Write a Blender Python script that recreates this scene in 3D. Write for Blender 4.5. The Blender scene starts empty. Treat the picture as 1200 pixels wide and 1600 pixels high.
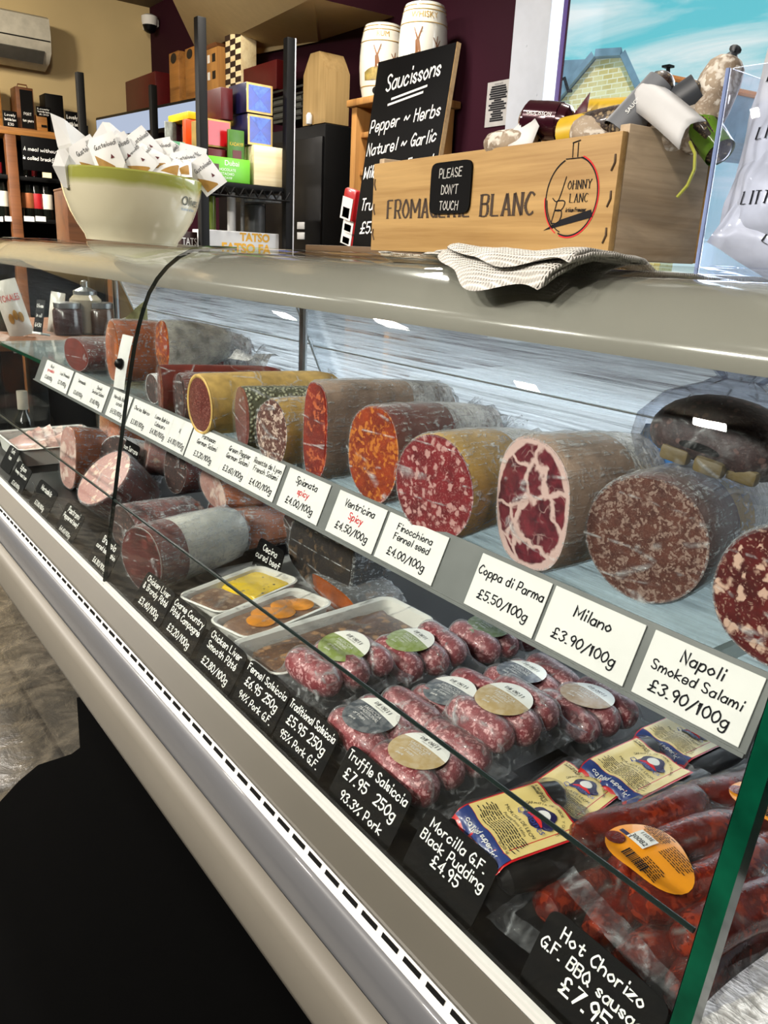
import bpy, bmesh, math, random
from mathutils import Vector, Matrix, noise as mnoise
random.seed(7)
PI = math.pi
S = bpy.context.scene
C = S.collection

# ------------------------------------------------------------ camera
CAMZ = 1.28
RX = Vector((0.79763453, -0.60119611, 0.0483983))      # camera right, in the room
RD = Vector((-0.14544793, -0.26960546, -0.95192321))   # camera down
RF = Vector((0.58534098, 0.75224739, -0.30248936))     # camera forward
FPX = 1250.0
cam_data = bpy.data.cameras.new('camera')
cam = bpy.data.objects.new('camera', cam_data)
C.objects.link(cam)
cam_data.sensor_fit = 'VERTICAL'
cam_data.sensor_height = 24.0
cam_data.lens = 24.0 * FPX / 1600.0
cam_data.clip_start = 0.02
cam_data.clip_end = 200
M = Matrix((RX, -RD, -RF)).transposed().to_4x4()
M.translation = Vector((0, 0, CAMZ))
cam.matrix_world = M
S.camera = cam

def W(u, v, x=None, y=None, z=None):
    """room point on the sight line of a photo pixel, at a known x, y or height z"""
    d = RX * (u - 600) + RD * (v - 800) + RF * FPX
    t = x / d.x if x is not None else y / d.y if y is not None else (z - CAMZ) / d.z
    return Vector((d.x * t, d.y * t, CAMZ + d.z * t))

# ------------------------------------------------------------ render look
S.view_settings.view_transform = 'Standard'
S.view_settings.look = 'None'
S.view_settings.exposure = -0.1
S.view_settings.gamma = 1.0
S.view_settings.use_curve_mapping = False
S.cycles.max_bounces = 10
S.cycles.diffuse_bounces = 3
S.cycles.glossy_bounces = 4
S.cycles.transmission_bounces = 6
S.cycles.transparent_max_bounces = 40
S.cycles.caustics_reflective = False
S.cycles.caustics_refractive = False
S.cycles.sample_clamp_indirect = 4.0
S.cycles.use_denoising = True

# ------------------------------------------------------------ node helpers
def lin(h):
    if not isinstance(h, str): return tuple(h)
    h = h.lstrip('#')
    o = []
    for i in (0, 2, 4):
        c = int(h[i:i + 2], 16) / 255
        o.append(c / 12.92 if c <= .04045 else ((c + .055) / 1.055) ** 2.4)
    return (o[0], o[1], o[2])
def c4(h): return lin(h) + (1.0,)

class NT:
    def __init__(s, tree): s.t = tree; s.t.nodes.clear()
    def n(s, typ, props=None, **inp):
        nd = s.t.nodes.new(typ)
        for k, v in (props or {}).items(): setattr(nd, k, v)
        for k, v in inp.items():
            key = int(k[1:]) if k[0] == 'i' and k[1:].isdigit() else k.replace('_', ' ')
            sk = nd.inputs[key]
            if isinstance(v, bpy.types.NodeSocket): s.t.links.new(v, sk)
            else: sk.default_value = v
        return nd
    def coords(s, scale=(1, 1, 1), rnd=0.0, loc=(0, 0, 0)):
        tc = s.n('ShaderNodeTexCoord')
        v = tc.outputs['Object']
        if rnd:
            oi = s.n('ShaderNodeObjectInfo')
            m = s.n('ShaderNodeMath', {'operation': 'MULTIPLY'}, i0=oi.outputs['Random'], i1=rnd)
            v = s.n('ShaderNodeVectorMath', {'operation': 'ADD'}, i0=v, i1=m.outputs[0]).outputs[0]
        mp = s.n('ShaderNodeMapping', None, Vector=v, Scale=scale, Location=loc)
        return mp.outputs[0]
    def noise(s, v, scale, detail=3, rough=.5, dist=0.0):
        return s.n('ShaderNodeTexNoise', None, Vector=v, Scale=scale, Detail=detail, Roughness=rough, Distortion=dist).outputs[0]
    def ramp(s, f, stops, mode='LINEAR'):
        r = s.n('ShaderNodeValToRGB', None, Fac=f)
        r.color_ramp.interpolation = mode
        e = r.color_ramp.elements
        while len(e) < len(stops): e.new(.5)
        for i, (p, c) in enumerate(stops):
            e[i].position = p
            e[i].color = c4(c) if isinstance(c, str) else (c, c, c, 1) if isinstance(c, (int, float)) else tuple(c) + (1,)
        return r.outputs[0]
    def mix(s, f, a, b, blend='MIX'):
        m = s.n('ShaderNodeMix', {'data_type': 'RGBA', 'blend_type': blend})
        for sk, v in ((m.inputs[0], f), (m.inputs[6], a), (m.inputs[7], b)):
            if isinstance(v, bpy.types.NodeSocket): s.t.links.new(v, sk)
            else: sk.default_value = v if isinstance(v, float) else c4(v)
        return m.outputs[2]
    def math(s, op, a, b=0.0, clamp=False):
        return s.n('ShaderNodeMath', {'operation': op, 'use_clamp': clamp}, i0=a, i1=b).outputs[0]
    def bump(s, h, strength=.3, dist=.002):
        return s.n('ShaderNodeBump', None, Height=h, Strength=strength, Distance=dist).outputs[0]
    def out(s, sh): s.n('ShaderNodeOutputMaterial', None, Surface=sh)
    def pbr(s, col, rough=.5, metal=0.0, normal=None, spec=.5, coat=0.0, sss=0.0, emit=None, es=0.0, coatr=.05):
        p = s.n('ShaderNodeBsdfPrincipled')
        def put(k, v):
            if isinstance(v, bpy.types.NodeSocket): s.t.links.new(v, p.inputs[k])
            elif isinstance(v, (str, tuple)): p.inputs[k].default_value = c4(v) if isinstance(v, str) else v + (1,)
            else: p.inputs[k].default_value = v
        put('Base Color', col); put('Roughness', rough); put('Metallic', metal); put('Specular IOR Level', spec)
        put('Coat Weight', coat); put('Coat Roughness', coatr)
        if normal is not None: put('Normal', normal)
        if emit is not None: put('Emission Color', emit); put('Emission Strength', es)
        return p.outputs[0]

MATS = {}
def newmat(name):
    m = bpy.data.materials.new(name); m.use_nodes = True
    MATS[name] = m
    return m, NT(m.node_tree)

def plain(name, col, rough=.5, metal=0.0, coat=0.0, vary=.12, scale=25.0, bump=0.0, bscale=200.0, spec=.5):
    if name in MATS: return MATS[name]
    m, t = newmat(name)
    v = t.coords(rnd=10.0)
    base = lin(col)
    dark = tuple(c * (1 - vary) for c in base); light = tuple(min(1, c * (1 + vary)) for c in base)
    f = t.noise(v, scale, 3)
    colr = t.ramp(f, [(.3, dark), (.7, light)])
    nm = t.bump(t.noise(v, bscale, 3), bump, .001) if bump else None
    t.out(t.pbr(colr, rough, metal, nm, spec, coat))
    return m

def glow(name, col, strength):
    m, t = newmat(name)
    e = t.n('ShaderNodeEmission', None, Color=c4(col), Strength=strength)
    t.out(e.outputs[0]); return m

def wood(name, a, b, rough=.55, scale=1.0, axis=0, dirt=None):
    m, t = newmat(name)
    sc = [26 * scale] * 3; sc[axis] = 1.6 * scale
    v = t.coords(tuple(sc), rnd=7.0)
    n1 = t.noise(v, 1.0, 5, .6, .6)
    sc2 = [160 * scale] * 3; sc2[axis] = 5 * scale
    n2 = t.noise(t.coords(tuple(sc2), rnd=7.0), 1.0, 3, .6)
    f = t.math('ADD', t.math('MULTIPLY', n1, .7), t.math('MULTIPLY', n2, .3))
    col = t.ramp(f, [(.32, b), (.5, a), (.68, tuple(min(1, c * 1.25) for c in lin(a)))])
    if dirt:
        d = t.ramp(t.noise(t.coords((4, 4, 14), rnd=3.0), 2.0, 4, .6, .5), [(.42, 0.0), (.7, 1.0)])
        col = t.mix(t.math('MULTIPLY', d, .55), col, dirt)
    t.out(t.pbr(col, rough, 0.0, t.bump(n2, .15, .001)))
    return m

def glassy(name, tint, base=.04, edge=.75, rough=.0, haze=None, power=4.0):
    """clear sheet: see-through, mirror-like at grazing angles"""
    m, t = newmat(name)
    lw = t.n('ShaderNodeLayerWeight', None, Blend=.5)
    f = t.math('POWER', lw.outputs['Facing'], power)
    f = t.math('ADD', t.math('MULTIPLY', f, edge), base, True)
    tr = t.n('ShaderNodeBsdfTransparent', None, Color=c4(tint))
    gl = t.n('ShaderNodeBsdfGlossy', None, Color=(1, 1, 1, 1), Roughness=rough)
    mx = t.n('ShaderNodeMixShader', None, i0=f, i1=tr.outputs[0], i2=gl.outputs[0]).outputs[0]
    if haze:
        mx = haze(t, mx)
    t.out(mx); return m

def film(name, tint='#ffffff', haze=.25, scale=70.0, stretch=(1, .25, 1), base=.05, edge=.55, rough=.12, white='#dfe3e6', lo=.52, hi=.72, lines=.45):
    """clear cling film with its crease highlights painted in as white streaks"""
    m, t = newmat(name)
    sc = tuple(scale * s for s in stretch)
    v = t.coords(sc, rnd=9.0)
    n1 = t.noise(v, 1.0, 4, .6, 1.6)
    n2 = t.noise(t.coords((scale * .35,) * 3, rnd=5.0), 1.0, 3, .6, 2.2)
    nm = t.bump(t.math('ADD', n1, n2), .9, .004)
    lw = t.n('ShaderNodeLayerWeight', None, Blend=.5)
    f = t.math('ADD', t.math('MULTIPLY', t.math('POWER', lw.outputs['Facing'], 2.5), edge), base)
    st = t.ramp(t.math('MULTIPLY', t.math('ADD', n1, n2), .5), [(lo, 0.0), (hi, 1.0)])
    ve = t.n('ShaderNodeTexVoronoi', {'feature': 'DISTANCE_TO_EDGE'}, Vector=t.coords(tuple(scale * .33 * q for q in stretch), rnd=3.0), Scale=1.0)
    ln = t.math('MULTIPLY', t.ramp(ve.outputs[0], [(0.0, 1.0), (.045, 0.0)]), t.ramp(n2, [(.45, 0.0), (.6, 1.0)]))
    f = t.math('ADD', t.math('ADD', f, t.math('MULTIPLY', ln, lines)), t.math('MULTIPLY', st, haze), True)  # crease lines and cloudy streaks whiten the film in place of real glints
    tr = t.n('ShaderNodeBsdfTransparent', None, Color=c4(tint))
    gl = t.pbr(white, rough, 0.0, nm, .9)
    t.out(t.n('ShaderNodeMixShader', None, i0=f, i1=tr.outputs[0], i2=gl).outputs[0])
    return m

# ------------------------------------------------------------ object helpers
def thing(name, label, cat, loc=(0, 0, 0), rz=0.0, group=None, rot=None):
    o = bpy.data.objects.new(name, None); C.objects.link(o)
    o.empty_display_size = .05
    o.location = loc; o.rotation_euler = rot if rot else (0, 0, rz)
    o['label'] = label; o['category'] = cat
    if group: o['group'] = group
    return o
def tag(o, label, cat, group=None, kind=None):
    o['label'] = label; o['category'] = cat
    if group: o['group'] = group
    if kind: o['kind'] = kind
    return o
def struct(o, kind='structure'):
    o['kind'] = kind; return o
def clone(root, label=None, loc=None, rz=None, rot=None, scale=None, group=None):
    def cp(o, par):
        c = o.copy(); C.objects.link(c)
        if par is not None: c.parent = par
        for ch in kids.get(o.name, []): cp(ch, c)
        return c
    kids = {}
    for o in C.objects:
        if o.parent: kids.setdefault(o.parent.name, []).append(o)
    r = cp(root, None)
    if label: r['label'] = label
    if group: r['group'] = group
    if loc is not None: r.location = loc
    if rz is not None: r.rotation_euler = (0, 0, rz)
    if rot is not None: r.rotation_euler = rot
    if scale is not None: r.scale = scale if hasattr(scale, '__len__') else (scale,) * 3
    return r

def superd(a, n=2.0):
    c, s = math.cos(a), math.sin(a)
    return (math.copysign(abs(c) ** (2 / n), c), math.copysign(abs(s) ** (2 / n), s))

class MB:
    def __init__(s): s.bm = bmesh.new(); s.mi = 0
    def face(s, vs):
        try:
            f = s.bm.faces.new(vs); f.material_index = s.mi; return f
        except ValueError: return None
    def poly(s, pts): return s.face([s.bm.verts.new(p) for p in pts])
    def box(s, c, d, bev=0.0, rot=None, seg=2):
        n0 = len(s.bm.verts)
        r = bmesh.ops.create_cube(s.bm, size=1.0)
        vs = r['verts']
        bmesh.ops.scale(s.bm, vec=d, verts=vs)
        fs = list({f for v in vs for f in v.link_faces})
        for f in fs: f.material_index = s.mi
        if bev:
            es = list({e for v in vs for e in v.link_edges})
            rr = bmesh.ops.bevel(s.bm, geom=es, offset=min(bev, min(d) * .49), segments=seg, profile=.5, affect='EDGES')
            vs = [v for v in s.bm.verts][n0:] if False else list({v for f in rr['faces'] for v in f.verts} | {v for v in vs if v.is_valid})
            for f in {f for v in vs for f in v.link_faces}: f.material_index = s.mi
        if rot is not None:
            bmesh.ops.rotate(s.bm, cent=(0, 0, 0), matrix=(rot if isinstance(rot, Matrix) else Matrix.Rotation(rot, 3, 'Z')).to_3x3(), verts=vs)
        bmesh.ops.translate(s.bm, vec=c, verts=vs)
        return s
    def grid(s, fn, nu, nv, cu=False, cv=False):
        """fn(u,v) over 0..1; cu/cv close that direction"""
        a = [[s.bm.verts.new(fn(i / (nu if cu else nu - 1), j / (nv if cv else nv - 1))) for j in range(nv)] for i in range(nu)]
        for i in range(nu if cu else nu - 1):
            for j in range(nv if cv else nv - 1):
                s.face([a[i][j], a[(i + 1) % nu][j], a[(i + 1) % nu][(j + 1) % nv], a[i][(j + 1) % nv]])
        return a
    def tube(s, pts, r, n=10, caps=True, closed=False):
        pts = [Vector(p) for p in pts]
        rs = r if hasattr(r, '__len__') else [r] * len(pts)
        rings = []; up = None
        for i, p in enumerate(pts):
            if closed: t = pts[(i + 1) % len(pts)] - pts[i - 1]
            else: t = pts[min(i + 1, len(pts) - 1)] - pts[max(i - 1, 0)]
            t.normalize()
            if up is None: up = Vector((0, 0, 1)) if abs(t.z) < .9 else Vector((1, 0, 0))
            a = t.cross(up).normalized(); b = a.cross(t).normalized(); up = b
            rings.append([s.bm.verts.new(p + (a * math.cos(2 * PI * k / n) + b * math.sin(2 * PI * k / n)) * rs[i]) for k in range(n)])
        m = len(rings)
        for i in range(m if closed else m - 1):
            for k in range(n):
                s.face([rings[i][k], rings[i][(k + 1) % n], rings[(i + 1) % m][(k + 1) % n], rings[(i + 1) % m][k]])
        if caps and not closed: s.face(rings[0][::-1]); s.face(rings[-1])
        return s
    def lathe(s, prof, n=28, cap=True, c=(0, 0, 0), sx=1.0, sy=1.0):
        rings = []
        for r, z in prof:
            rings.append([s.bm.verts.new((c[0] + r * sx * math.cos(2 * PI * k / n), c[1] + r * sy * math.sin(2 * PI * k / n), c[2] + z)) for k in range(n)])
        for i in range(len(rings) - 1):
            for k in range(n):
                s.face([rings[i][k], rings[i][(k + 1) % n], rings[i + 1][(k + 1) % n], rings[i + 1][k]])
        if cap: s.face(rings[0][::-1]); s.face(rings[-1])
        return s
    def extr(s, poly, a, b, axis=1):
        """2-D outline extruded along an axis: axis 1 -> outline is (x,z), y from a to b"""
        def P(p, t): return (p[0], t, p[1]) if axis == 1 else (p[0], p[1], t) if axis == 2 else (t, p[0], p[1])
        A = [s.bm.verts.new(P(p, a)) for p in poly]; B = [s.bm.verts.new(P(p, b)) for p in poly]
        n = len(poly)
        s.face(A); s.face(B[::-1])
        for i in range(n): s.face([A[i], B[i], B[(i + 1) % n], A[(i + 1) % n]])
        return s
    def disc(s, fn, nr=4, n=28):
        c = s.bm.verts.new(fn(0, 0)); prev = None
        for i in range(1, nr + 1):
            ring = [s.bm.verts.new(fn(i / nr, 2 * PI * k / n)) for k in range(n)]
            for k in range(n):
                if prev is None: s.face([c, ring[k], ring[(k + 1) % n]])
                else: s.face([prev[k], ring[k], ring[(k + 1) % n], prev[(k + 1) % n]])
            prev = ring
        return prev
    def build(s, name, mats, parent=None, label=None, smooth=35, loc=None, rot=None, normals=True):
        if normals: bmesh.ops.recalc_face_normals(s.bm, faces=s.bm.faces[:])
        me = bpy.data.meshes.new(name); s.bm.to_mesh(me); s.bm.free()
        for m in (mats if isinstance(mats, (list, tuple)) else [mats]): me.materials.append(m)
        if smooth:
            for p in me.polygons: p.use_smooth = True
            me.set_sharp_from_angle(angle=math.radians(smooth))
        o = bpy.data.objects.new(name, me); C.objects.link(o)
        if parent is not None: o.parent = parent
        if loc is not None: o.location = loc
        if rot is not None: o.rotation_euler = rot
        if label: o['label'] = label
        return o

# ------------------------------------------------------------ handwriting: single-stroke letters drawn as pen ribbons
def _g(t):
    d = {}
    for row in t.strip().split('\n'):
        ch, w, st = row.strip().split(' ', 2)
        ss = []
        for q in st.split('|'):
            sm = q[0] == '~'; q = q.lstrip('~')
            ss.append((sm, [(int(q[i]), ord(q[i + 1]) - 100) for i in range(0, len(q) - 1, 2)]))
        d[ch] = (int(w), ss)
    return d
GL = _g('''
a 4 ~4g2h0f1d3d4f|4h4d
b 4 0k0d|~0f1h3h4f3d1d0e
c 4 ~4g2h0f1d3d4e
d 4 ~4f3h1h0f1d3d4f|4k4d
e 4 ~0f4f3h1h0f1d3d4e
f 4 ~4k2k2h2d1b|0h4h
g 4 ~4g2h0f1d3d4f|~4h4c3a1a0b
h 4 0k0d|~0f2h4g4d
i 1 1h1d|1j1k
j 2 ~2h2c1a0b|2j2k
k 4 0k0d|4h0f4d
l 1 1k1d
m 6 0h0d|~0f1h2h3f3d|~3f4h5h6f6d
n 4 0h0d|~0f2h4g4d
o 4 ~2h0f2d4f2h
p 4 0h0a|~0f1h3h4f3d1d0e
q 4 ~4g2h0f1d3d4f|4h4a
r 3 0h0d|~0f1h3h
s 3 ~3g2h0g3e2d0e
t 4 ~2j2e3d4e|0h4h
u 4 ~0h0e1d3d4f|4h4d
v 4 0h2d4h
w 6 0h1d3g5d6h
x 4 0h4d|4h0d
y 4 0h2d|4h1a
z 4 0h4h0d4d
A 4 0d2k4d|1f3f
B 4 0d0k|~0k3k4j3h0h|~0h3h4f3d0d
C 4 ~4j2k0h0f2d4e
D 4 0d0k|~0k3j4h4f3d0d
E 4 4k0k0d4d|0h3h
F 4 4k0k0d|0h3h
G 4 ~4j2k0h0f2d4f|4d4g2g
H 4 0k0d|4k4d|0h4h
I 1 1k1d
J 3 ~3k3e2d0e
K 4 0k0d|4k0g4d
L 4 0k0d4d
M 6 0d0k3f6k6d
N 4 0d0k4d4k
O 4 ~2k0h0f2d4f4h2k
P 4 0d0k|~0k3k4i3g0g
Q 5 ~2k0h0f2d4f4h2k|3f5d
R 4 0d0k|~0k3k4i3g0g|2g4d
S 4 ~4j2k0j1h3g4e2d0e
T 4 0k4k|2k2d
U 4 ~0k0f2d4f4k
V 4 0k2d4k
W 6 0k1d3h5d6k
X 4 0d4k|0k4d
Y 4 0k2h4k|2h2d
Z 4 0k4k0d4d
0 4 ~2k0i0f2d4f4i2k
1 2 0i1k1d
2 4 ~0j2k4j3g0d|0d4d
3 4 ~0j2k4j2h|~2h4f2d0e
4 4 3d3k0f4f
5 4 4k0k0h|~0h3h4f2d0e
6 4 ~4k1h0f2d4f2h0f
7 4 0k4k1d
8 4 ~2h0j2k4j2h0f2d4f2h
9 4 ~4i2k0i2g4i|4i3d
£ 5 ~4j3k1j2f0d|0d5d|0g4g
/ 4 0c4k
. 1 0d1d
- 3 0g3g
% 6 0d6k|~1k0i1i1k|~5f5d6e5f
& 5 ~5d1i2k3i0f2d5g
~ 5 ~0f1h3f5h
' 1 1k0i
é 4 ~0f4f3h1h0f1d3d4e|2i3k
â 4 ~4g2h0f1d3d4f|4h4d|1i2k3i
ñ 4 0h0d|~0f2h4g4d|1i3j
, 1 1d0b
: 1 0d1d|0g1g
''')
def _smooth(p):
    if len(p) < 3: return p
    o = []
    for i in range(len(p) - 1):
        p0 = p[i - 1] if i else p[0]; p1 = p[i]; p2 = p[i + 1]; p3 = p[i + 2] if i + 2 < len(p) else p[-1]
        for k in range(3):
            t = k / 3
            o.append(tuple(.5 * (2 * p1[a] + (p2[a] - p0[a]) * t + (2 * p0[a] - 5 * p1[a] + 4 * p2[a] - p3[a]) * t * t + (3 * p1[a] - p0[a] - 3 * p2[a] + p3[a]) * t ** 3) for a in (0, 1)))
    o.append(p[-1]); return o
def textwidth(s, h, gap=1.7): return sum((GL[c][0] if c in GL else 2.2) + gap for c in s) * h / 7 - gap * h / 7
def pen(mb, s, x, y, h, w=None, fn=None, align='c', slant=0.0, gap=1.7, jit=.25, maxw=None, lift=.0004):
    """write s with cap height h; (x,y) baseline anchor in the local plane; fn maps (x,y)->3-D"""
    rnd = random.Random(s + str(round(x, 3)))
    u = h / 7; w = w or h * .13
    tw = textwidth(s, h, gap); sxx = 1.0
    if maxw and tw > maxw: sxx = maxw / tw; tw = maxw
    cx = x - (tw / 2 if align == 'c' else 0)
    fn = fn or (lambda a, b: (a, b, lift))
    for ch in s:
        if ch not in GL: cx += (2.2 + gap) * u * sxx; continue
        gw, st = GL[ch]; jy = rnd.uniform(-jit, jit) * u; js = rnd.uniform(-.06, .06)
        for sm, p in st:
            q = _smooth(p) if sm else p
            q = [(cx + (a + (slant + js) * b) * u * sxx, y + b * u + jy) for a, b in q]
            if len(q) == 1: q.append((q[0][0] + w, q[0][1]))
            L, R = [], []
            for i, (a, b) in enumerate(q):
                a0, b0 = q[max(i - 1, 0)]; a1, b1 = q[min(i + 1, len(q) - 1)]
                dx, dy = a1 - a0, b1 - b0; l = math.hypot(dx, dy) or 1
                e = w * .5
                if 0 < i < len(q) - 1:
                    d1 = (a - a0, b - b0); d2 = (a1 - a, b1 - b)
                    l1 = math.hypot(*d1) or 1; l2 = math.hypot(*d2) or 1
                    cs = max(-1, min(1, (d1[0] * d2[0] + d1[1] * d2[1]) / l1 / l2))
                    e = w * .5 / max(.45, math.sqrt((1 + cs) / 2))
                ex = -e * .7 if i == 0 else e * .7 if i == len(q) - 1 else 0
                px, py = a + dx / l * ex, b + dy / l * ex
                L.append(mb.bm.verts.new(fn(px - dy / l * e, py + dx / l * e))); R.append(mb.bm.verts.new(fn(px + dy / l * e, py - dx / l * e)))
            for i in range(len(q) - 1): mb.face([L[i], R[i], R[i + 1], L[i + 1]])
        cx += (gw + gap) * u * sxx
def prints(mb, s, x, y, h, fn=None, align='CENTER', maxw=None, rotz=0.0, spacing=1.0, lift=.0004, shear=0.0, bold=0.0):
    """printed type: the built-in sans set as flat faces"""
    cu = bpy.data.curves.new('type', 'FONT'); cu.body = s; cu.align_x = align; cu.size = h * 1.38; cu.space_character = spacing; cu.shear = shear
    cu.resolution_u = 3; cu.offset = bold * h
    o = bpy.data.objects.new('type', cu); C.objects.link(o)
    bpy.context.view_layer.update()
    me = o.evaluated_get(bpy.context.evaluated_depsgraph_get()).to_mesh()
    xs = [v.co.x for v in me.vertices] or [0]; k = 1.0
    if maxw and max(xs) - min(xs) > maxw: k = maxw / (max(xs) - min(xs))
    fn = fn or (lambda a, b: (a, b, lift)); ca, sa = math.cos(rotz), math.sin(rotz)
    vs = []
    for v in me.vertices:
        a, b = v.co.x * k, v.co.y
        vs.append(mb.bm.verts.new(fn(x + a * ca - b * sa, y + a * sa + b * ca)))
    for p in me.polygons: mb.face([vs[i] for i in p.vertices])
    bpy.data.objects.remove(o); bpy.data.curves.remove(cu)

def serif(mb, s, x, y, h, fn=None, maxw=None, gap=2.0, align='c', thick=.15, thin=.05, lift=.0004):
    """roman capitals: thick uprights, thin bars, small feet"""
    u = h / 7; tw = textwidth(s, h, gap); k = 1.0
    if maxw and tw > maxw: k = maxw / tw; tw = maxw
    cx = x - (tw / 2 if align == 'c' else 0)
    fn = fn or (lambda a, b: (a, b, lift))
    def bar(p, q, w):
        dx, dy = q[0] - p[0], q[1] - p[1]; l = math.hypot(dx, dy) or 1; nx, ny = -dy / l * w / 2, dx / l * w / 2
        mb.poly([fn(p[0] + nx, p[1] + ny), fn(q[0] + nx, q[1] + ny), fn(q[0] - nx, q[1] - ny), fn(p[0] - nx, p[1] - ny)])
    for ch in s:
        if ch not in GL: cx += (2.6 + gap) * u * k; continue
        gw, st = GL[ch]
        for sm, p in st:
            q = [(cx + a * u * k, y + b * u) for a, b in (_smooth(p) if sm else p)]
            ws = []
            for i in range(len(q) - 1):
                dx, dy = abs(q[i + 1][0] - q[i][0]), abs(q[i + 1][1] - q[i][1]); f = dy / (math.hypot(dx, dy) or 1)
                ws.append(h * (thin + (thick - thin) * f * f))
            for i in range(len(q) - 1): bar(q[i], q[i + 1], ws[i])
            if not sm:
                for a, b in (q[0], q[-1]):
                    e = q[1] if (a, b) == q[0] else q[-2]
                    if abs(e[1] - b) > abs(e[0] - a) * 1.2: bar((a - h * .13 * k, b), (a + h * .13 * k, b), h * .05)
        cx += (gw + gap) * u * k

# ------------------------------------------------------------ sky, sun, lamps
wd = bpy.data.worlds.new('sky'); S.world = wd; wd.use_nodes = True
t = NT(wd.node_tree)
gc = t.n('ShaderNodeTexCoord').outputs['Generated']
sep = t.n('ShaderNodeSeparateXYZ', None, Vector=gc)
grad = t.ramp(sep.outputs[2], [(0.0, '#cfe9ee'), (.2, '#74d3de'), (.6, '#37b9d2')])
cl = t.noise(t.n('ShaderNodeMapping', None, Vector=gc, Scale=(2.2, 2.2, 9.0)).outputs[0], 1.6, 6, .6, .8)
skyc = t.mix(t.ramp(cl, [(.42, 0.0), (.62, .95)]), grad, '#f2fbfb')
bg = t.n('ShaderNodeBackground', None, Color=skyc, Strength=1.0)
t.n('ShaderNodeOutputWorld', None, Surface=bg.outputs[0])

def lamp(name, kind, loc, power, col='#ffffff', size=.3, size_y=None, aim=None, **kw):
    l = bpy.data.lights.new(name, kind); o = bpy.data.objects.new(name, l); C.objects.link(o)
    l.energy = power; l.color = lin(col); o.location = loc
    if kind == 'AREA':
        l.size = size
        if size_y: l.shape = 'RECTANGLE'; l.size_y = size_y
    for k, v in kw.items(): setattr(l, k, v)
    if aim is not None:
        o.rotation_euler = (Vector(aim) - Vector(loc)).to_track_quat('-Z', 'Y').to_euler()
    return o
lamp('sun', 'SUN', (-6, -4, 9), 2.0, '#fff4dc', aim=(4, 2, 0), angle=.01)
# strip lamps under the counter canopy
# ceiling downlights of the shop, over the aisle and behind the counter
for (x, y, p, ax) in ((-1.9, -.5, 28, .5), (-2.0, .7, 38, .55), (-2.0, 1.9, 34, .55), (-2.0, 3.0, 30, .45), (-.55, -.2, 4, -.2), (-.5, 1.0, 5, -.2), (-.55, 2.9, 26, -.5), (-.9, 4.2, 150, -.2), (.6, 4.3, 95, .6), (1.55, 2.6, 26, 1.5), (1.3, .9, 8, 1.1)):
    lamp('downlight', 'AREA', (x, y, 2.70), p, '#fff7ec', .16, aim=(ax, y, .9 if x < -1.8 and y < 3 else 0), spread=math.radians(130))
lamp('wall_fill', 'AREA', (.2, 4.2, 2.68), 19, '#fff1d8', .2, aim=(.9, 5.7, 2.0), spread=math.radians(120))  # added fill lamp to brighten the cream back wall, no fixture seen
lamp('wall_fill', 'AREA', (1.0, 3.4, 2.68), 10, '#fff1d8', .2, aim=(2.1, 4.3, 2.3), spread=math.radians(110))  # second added fill, towards the sloping ceiling
# daylight at the window
lamp('window_daylight', 'AREA', (2.3 + .32, 1.15, 1.95), 70, '#f6f9ff', 1.7, 1.4, aim=(0, 1.15, 1.2))

# ------------------------------------------------------------ shared materials
M_gold = wood('crate_wood_warm', '#ad8a54', '#8f6b38', .6, 1.0, 0)
M_plank = wood('crate_wood_grey', '#b7a184', '#8f7657', .65, 1.0, 1, '#6e6252')
M_pine = wood('pine', '#a97a42', '#80552a', .5, .8, 2)
M_oak = wood('shelf_wood', '#96652e', '#683f18', .5, .8, 0)
M_walnut = wood('box_wood', '#6a4022', '#40230f', .5, .5, 0)
M_pale = wood('pale_box_wood', '#ecdcb4', '#d8c08e', .6, .5, 0)
M_black = plain('black_paint', '#050505', .55, spec=.18)
M_blackp = plain('black_plastic', '#060607', .35, spec=.22)
M_chalk = plain('chalkboard', '#050506', .6, vary=.3, scale=9, spec=.12)
M_white = plain('white_card', '#d8d8d6', .6, vary=.03)
M_ink = plain('black_ink', '#15151a', .7, vary=.05, spec=.2)
M_red = plain('red_ink', '#cf2a30', .7, vary=.05, spec=.2)
M_pen = plain('white_pen', '#f4f4f0', .7, vary=.03, spec=.2)
M_gold_ink = plain('gold_ink', '#a8842c', .4, vary=.1)
M_steel = plain('steel', '#b9bcbd', .28, 1.0, vary=.05)
M_burg = plain('wall_burgundy', '#2a0716', .75, vary=.1, scale=2, spec=.15)
M_cream = plain('wall_cream', '#c2ad80', .8, vary=.05, scale=3, bump=.05)
M_ceil = plain('ceiling_taupe', '#6d604e', .85, vary=.04, scale=2)
M_glass = glassy('clear_glass', '#fbfdfc', .022, .42, 0.0, None, 4.0)
M_edge = plain('glass_edge', '#04402c', .15, vary=.4, scale=30, spec=.6)
M_seam = plain('glass_seam', '#0b1a17', .3)

# ------------------------------------------------------------ room
RXW, RYW, CH = 2.3, 5.7, 2.75
def slate():
    m, t = newmat('slate_tiles')
    v = t.coords()
    br = t.n('ShaderNodeTexBrick', {'offset': 0.0}, Vector=v, Scale=1.0, Mortar_Size=.006, Brick_Width=.46, Row_Height=.46,
             Color1=c4('#37342e'), Color2=c4('#2c2a26'), Mortar=c4('#211f1c'))
    n = t.noise(v, 9.0, 6, .65, .6)
    col = t.mix(t.ramp(n, [(.42, 0.0), (.74, .6)]), br.outputs[0], '#7d7566')  # slate mottling, its pale blotches raised in place of reflected shine
    t.out(t.pbr(col, t.ramp(n, [(.3, .42), (.7, .16)]), 0.0, t.bump(t.noise(v, 14.0, 6, .6, .5), .5, .01)))
    return m
mb = MB(); mb.box((-.15, 1.85, -.03), (5.1, 7.9, .06)); struct(mb.build('floor', slate(), smooth=0))
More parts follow.
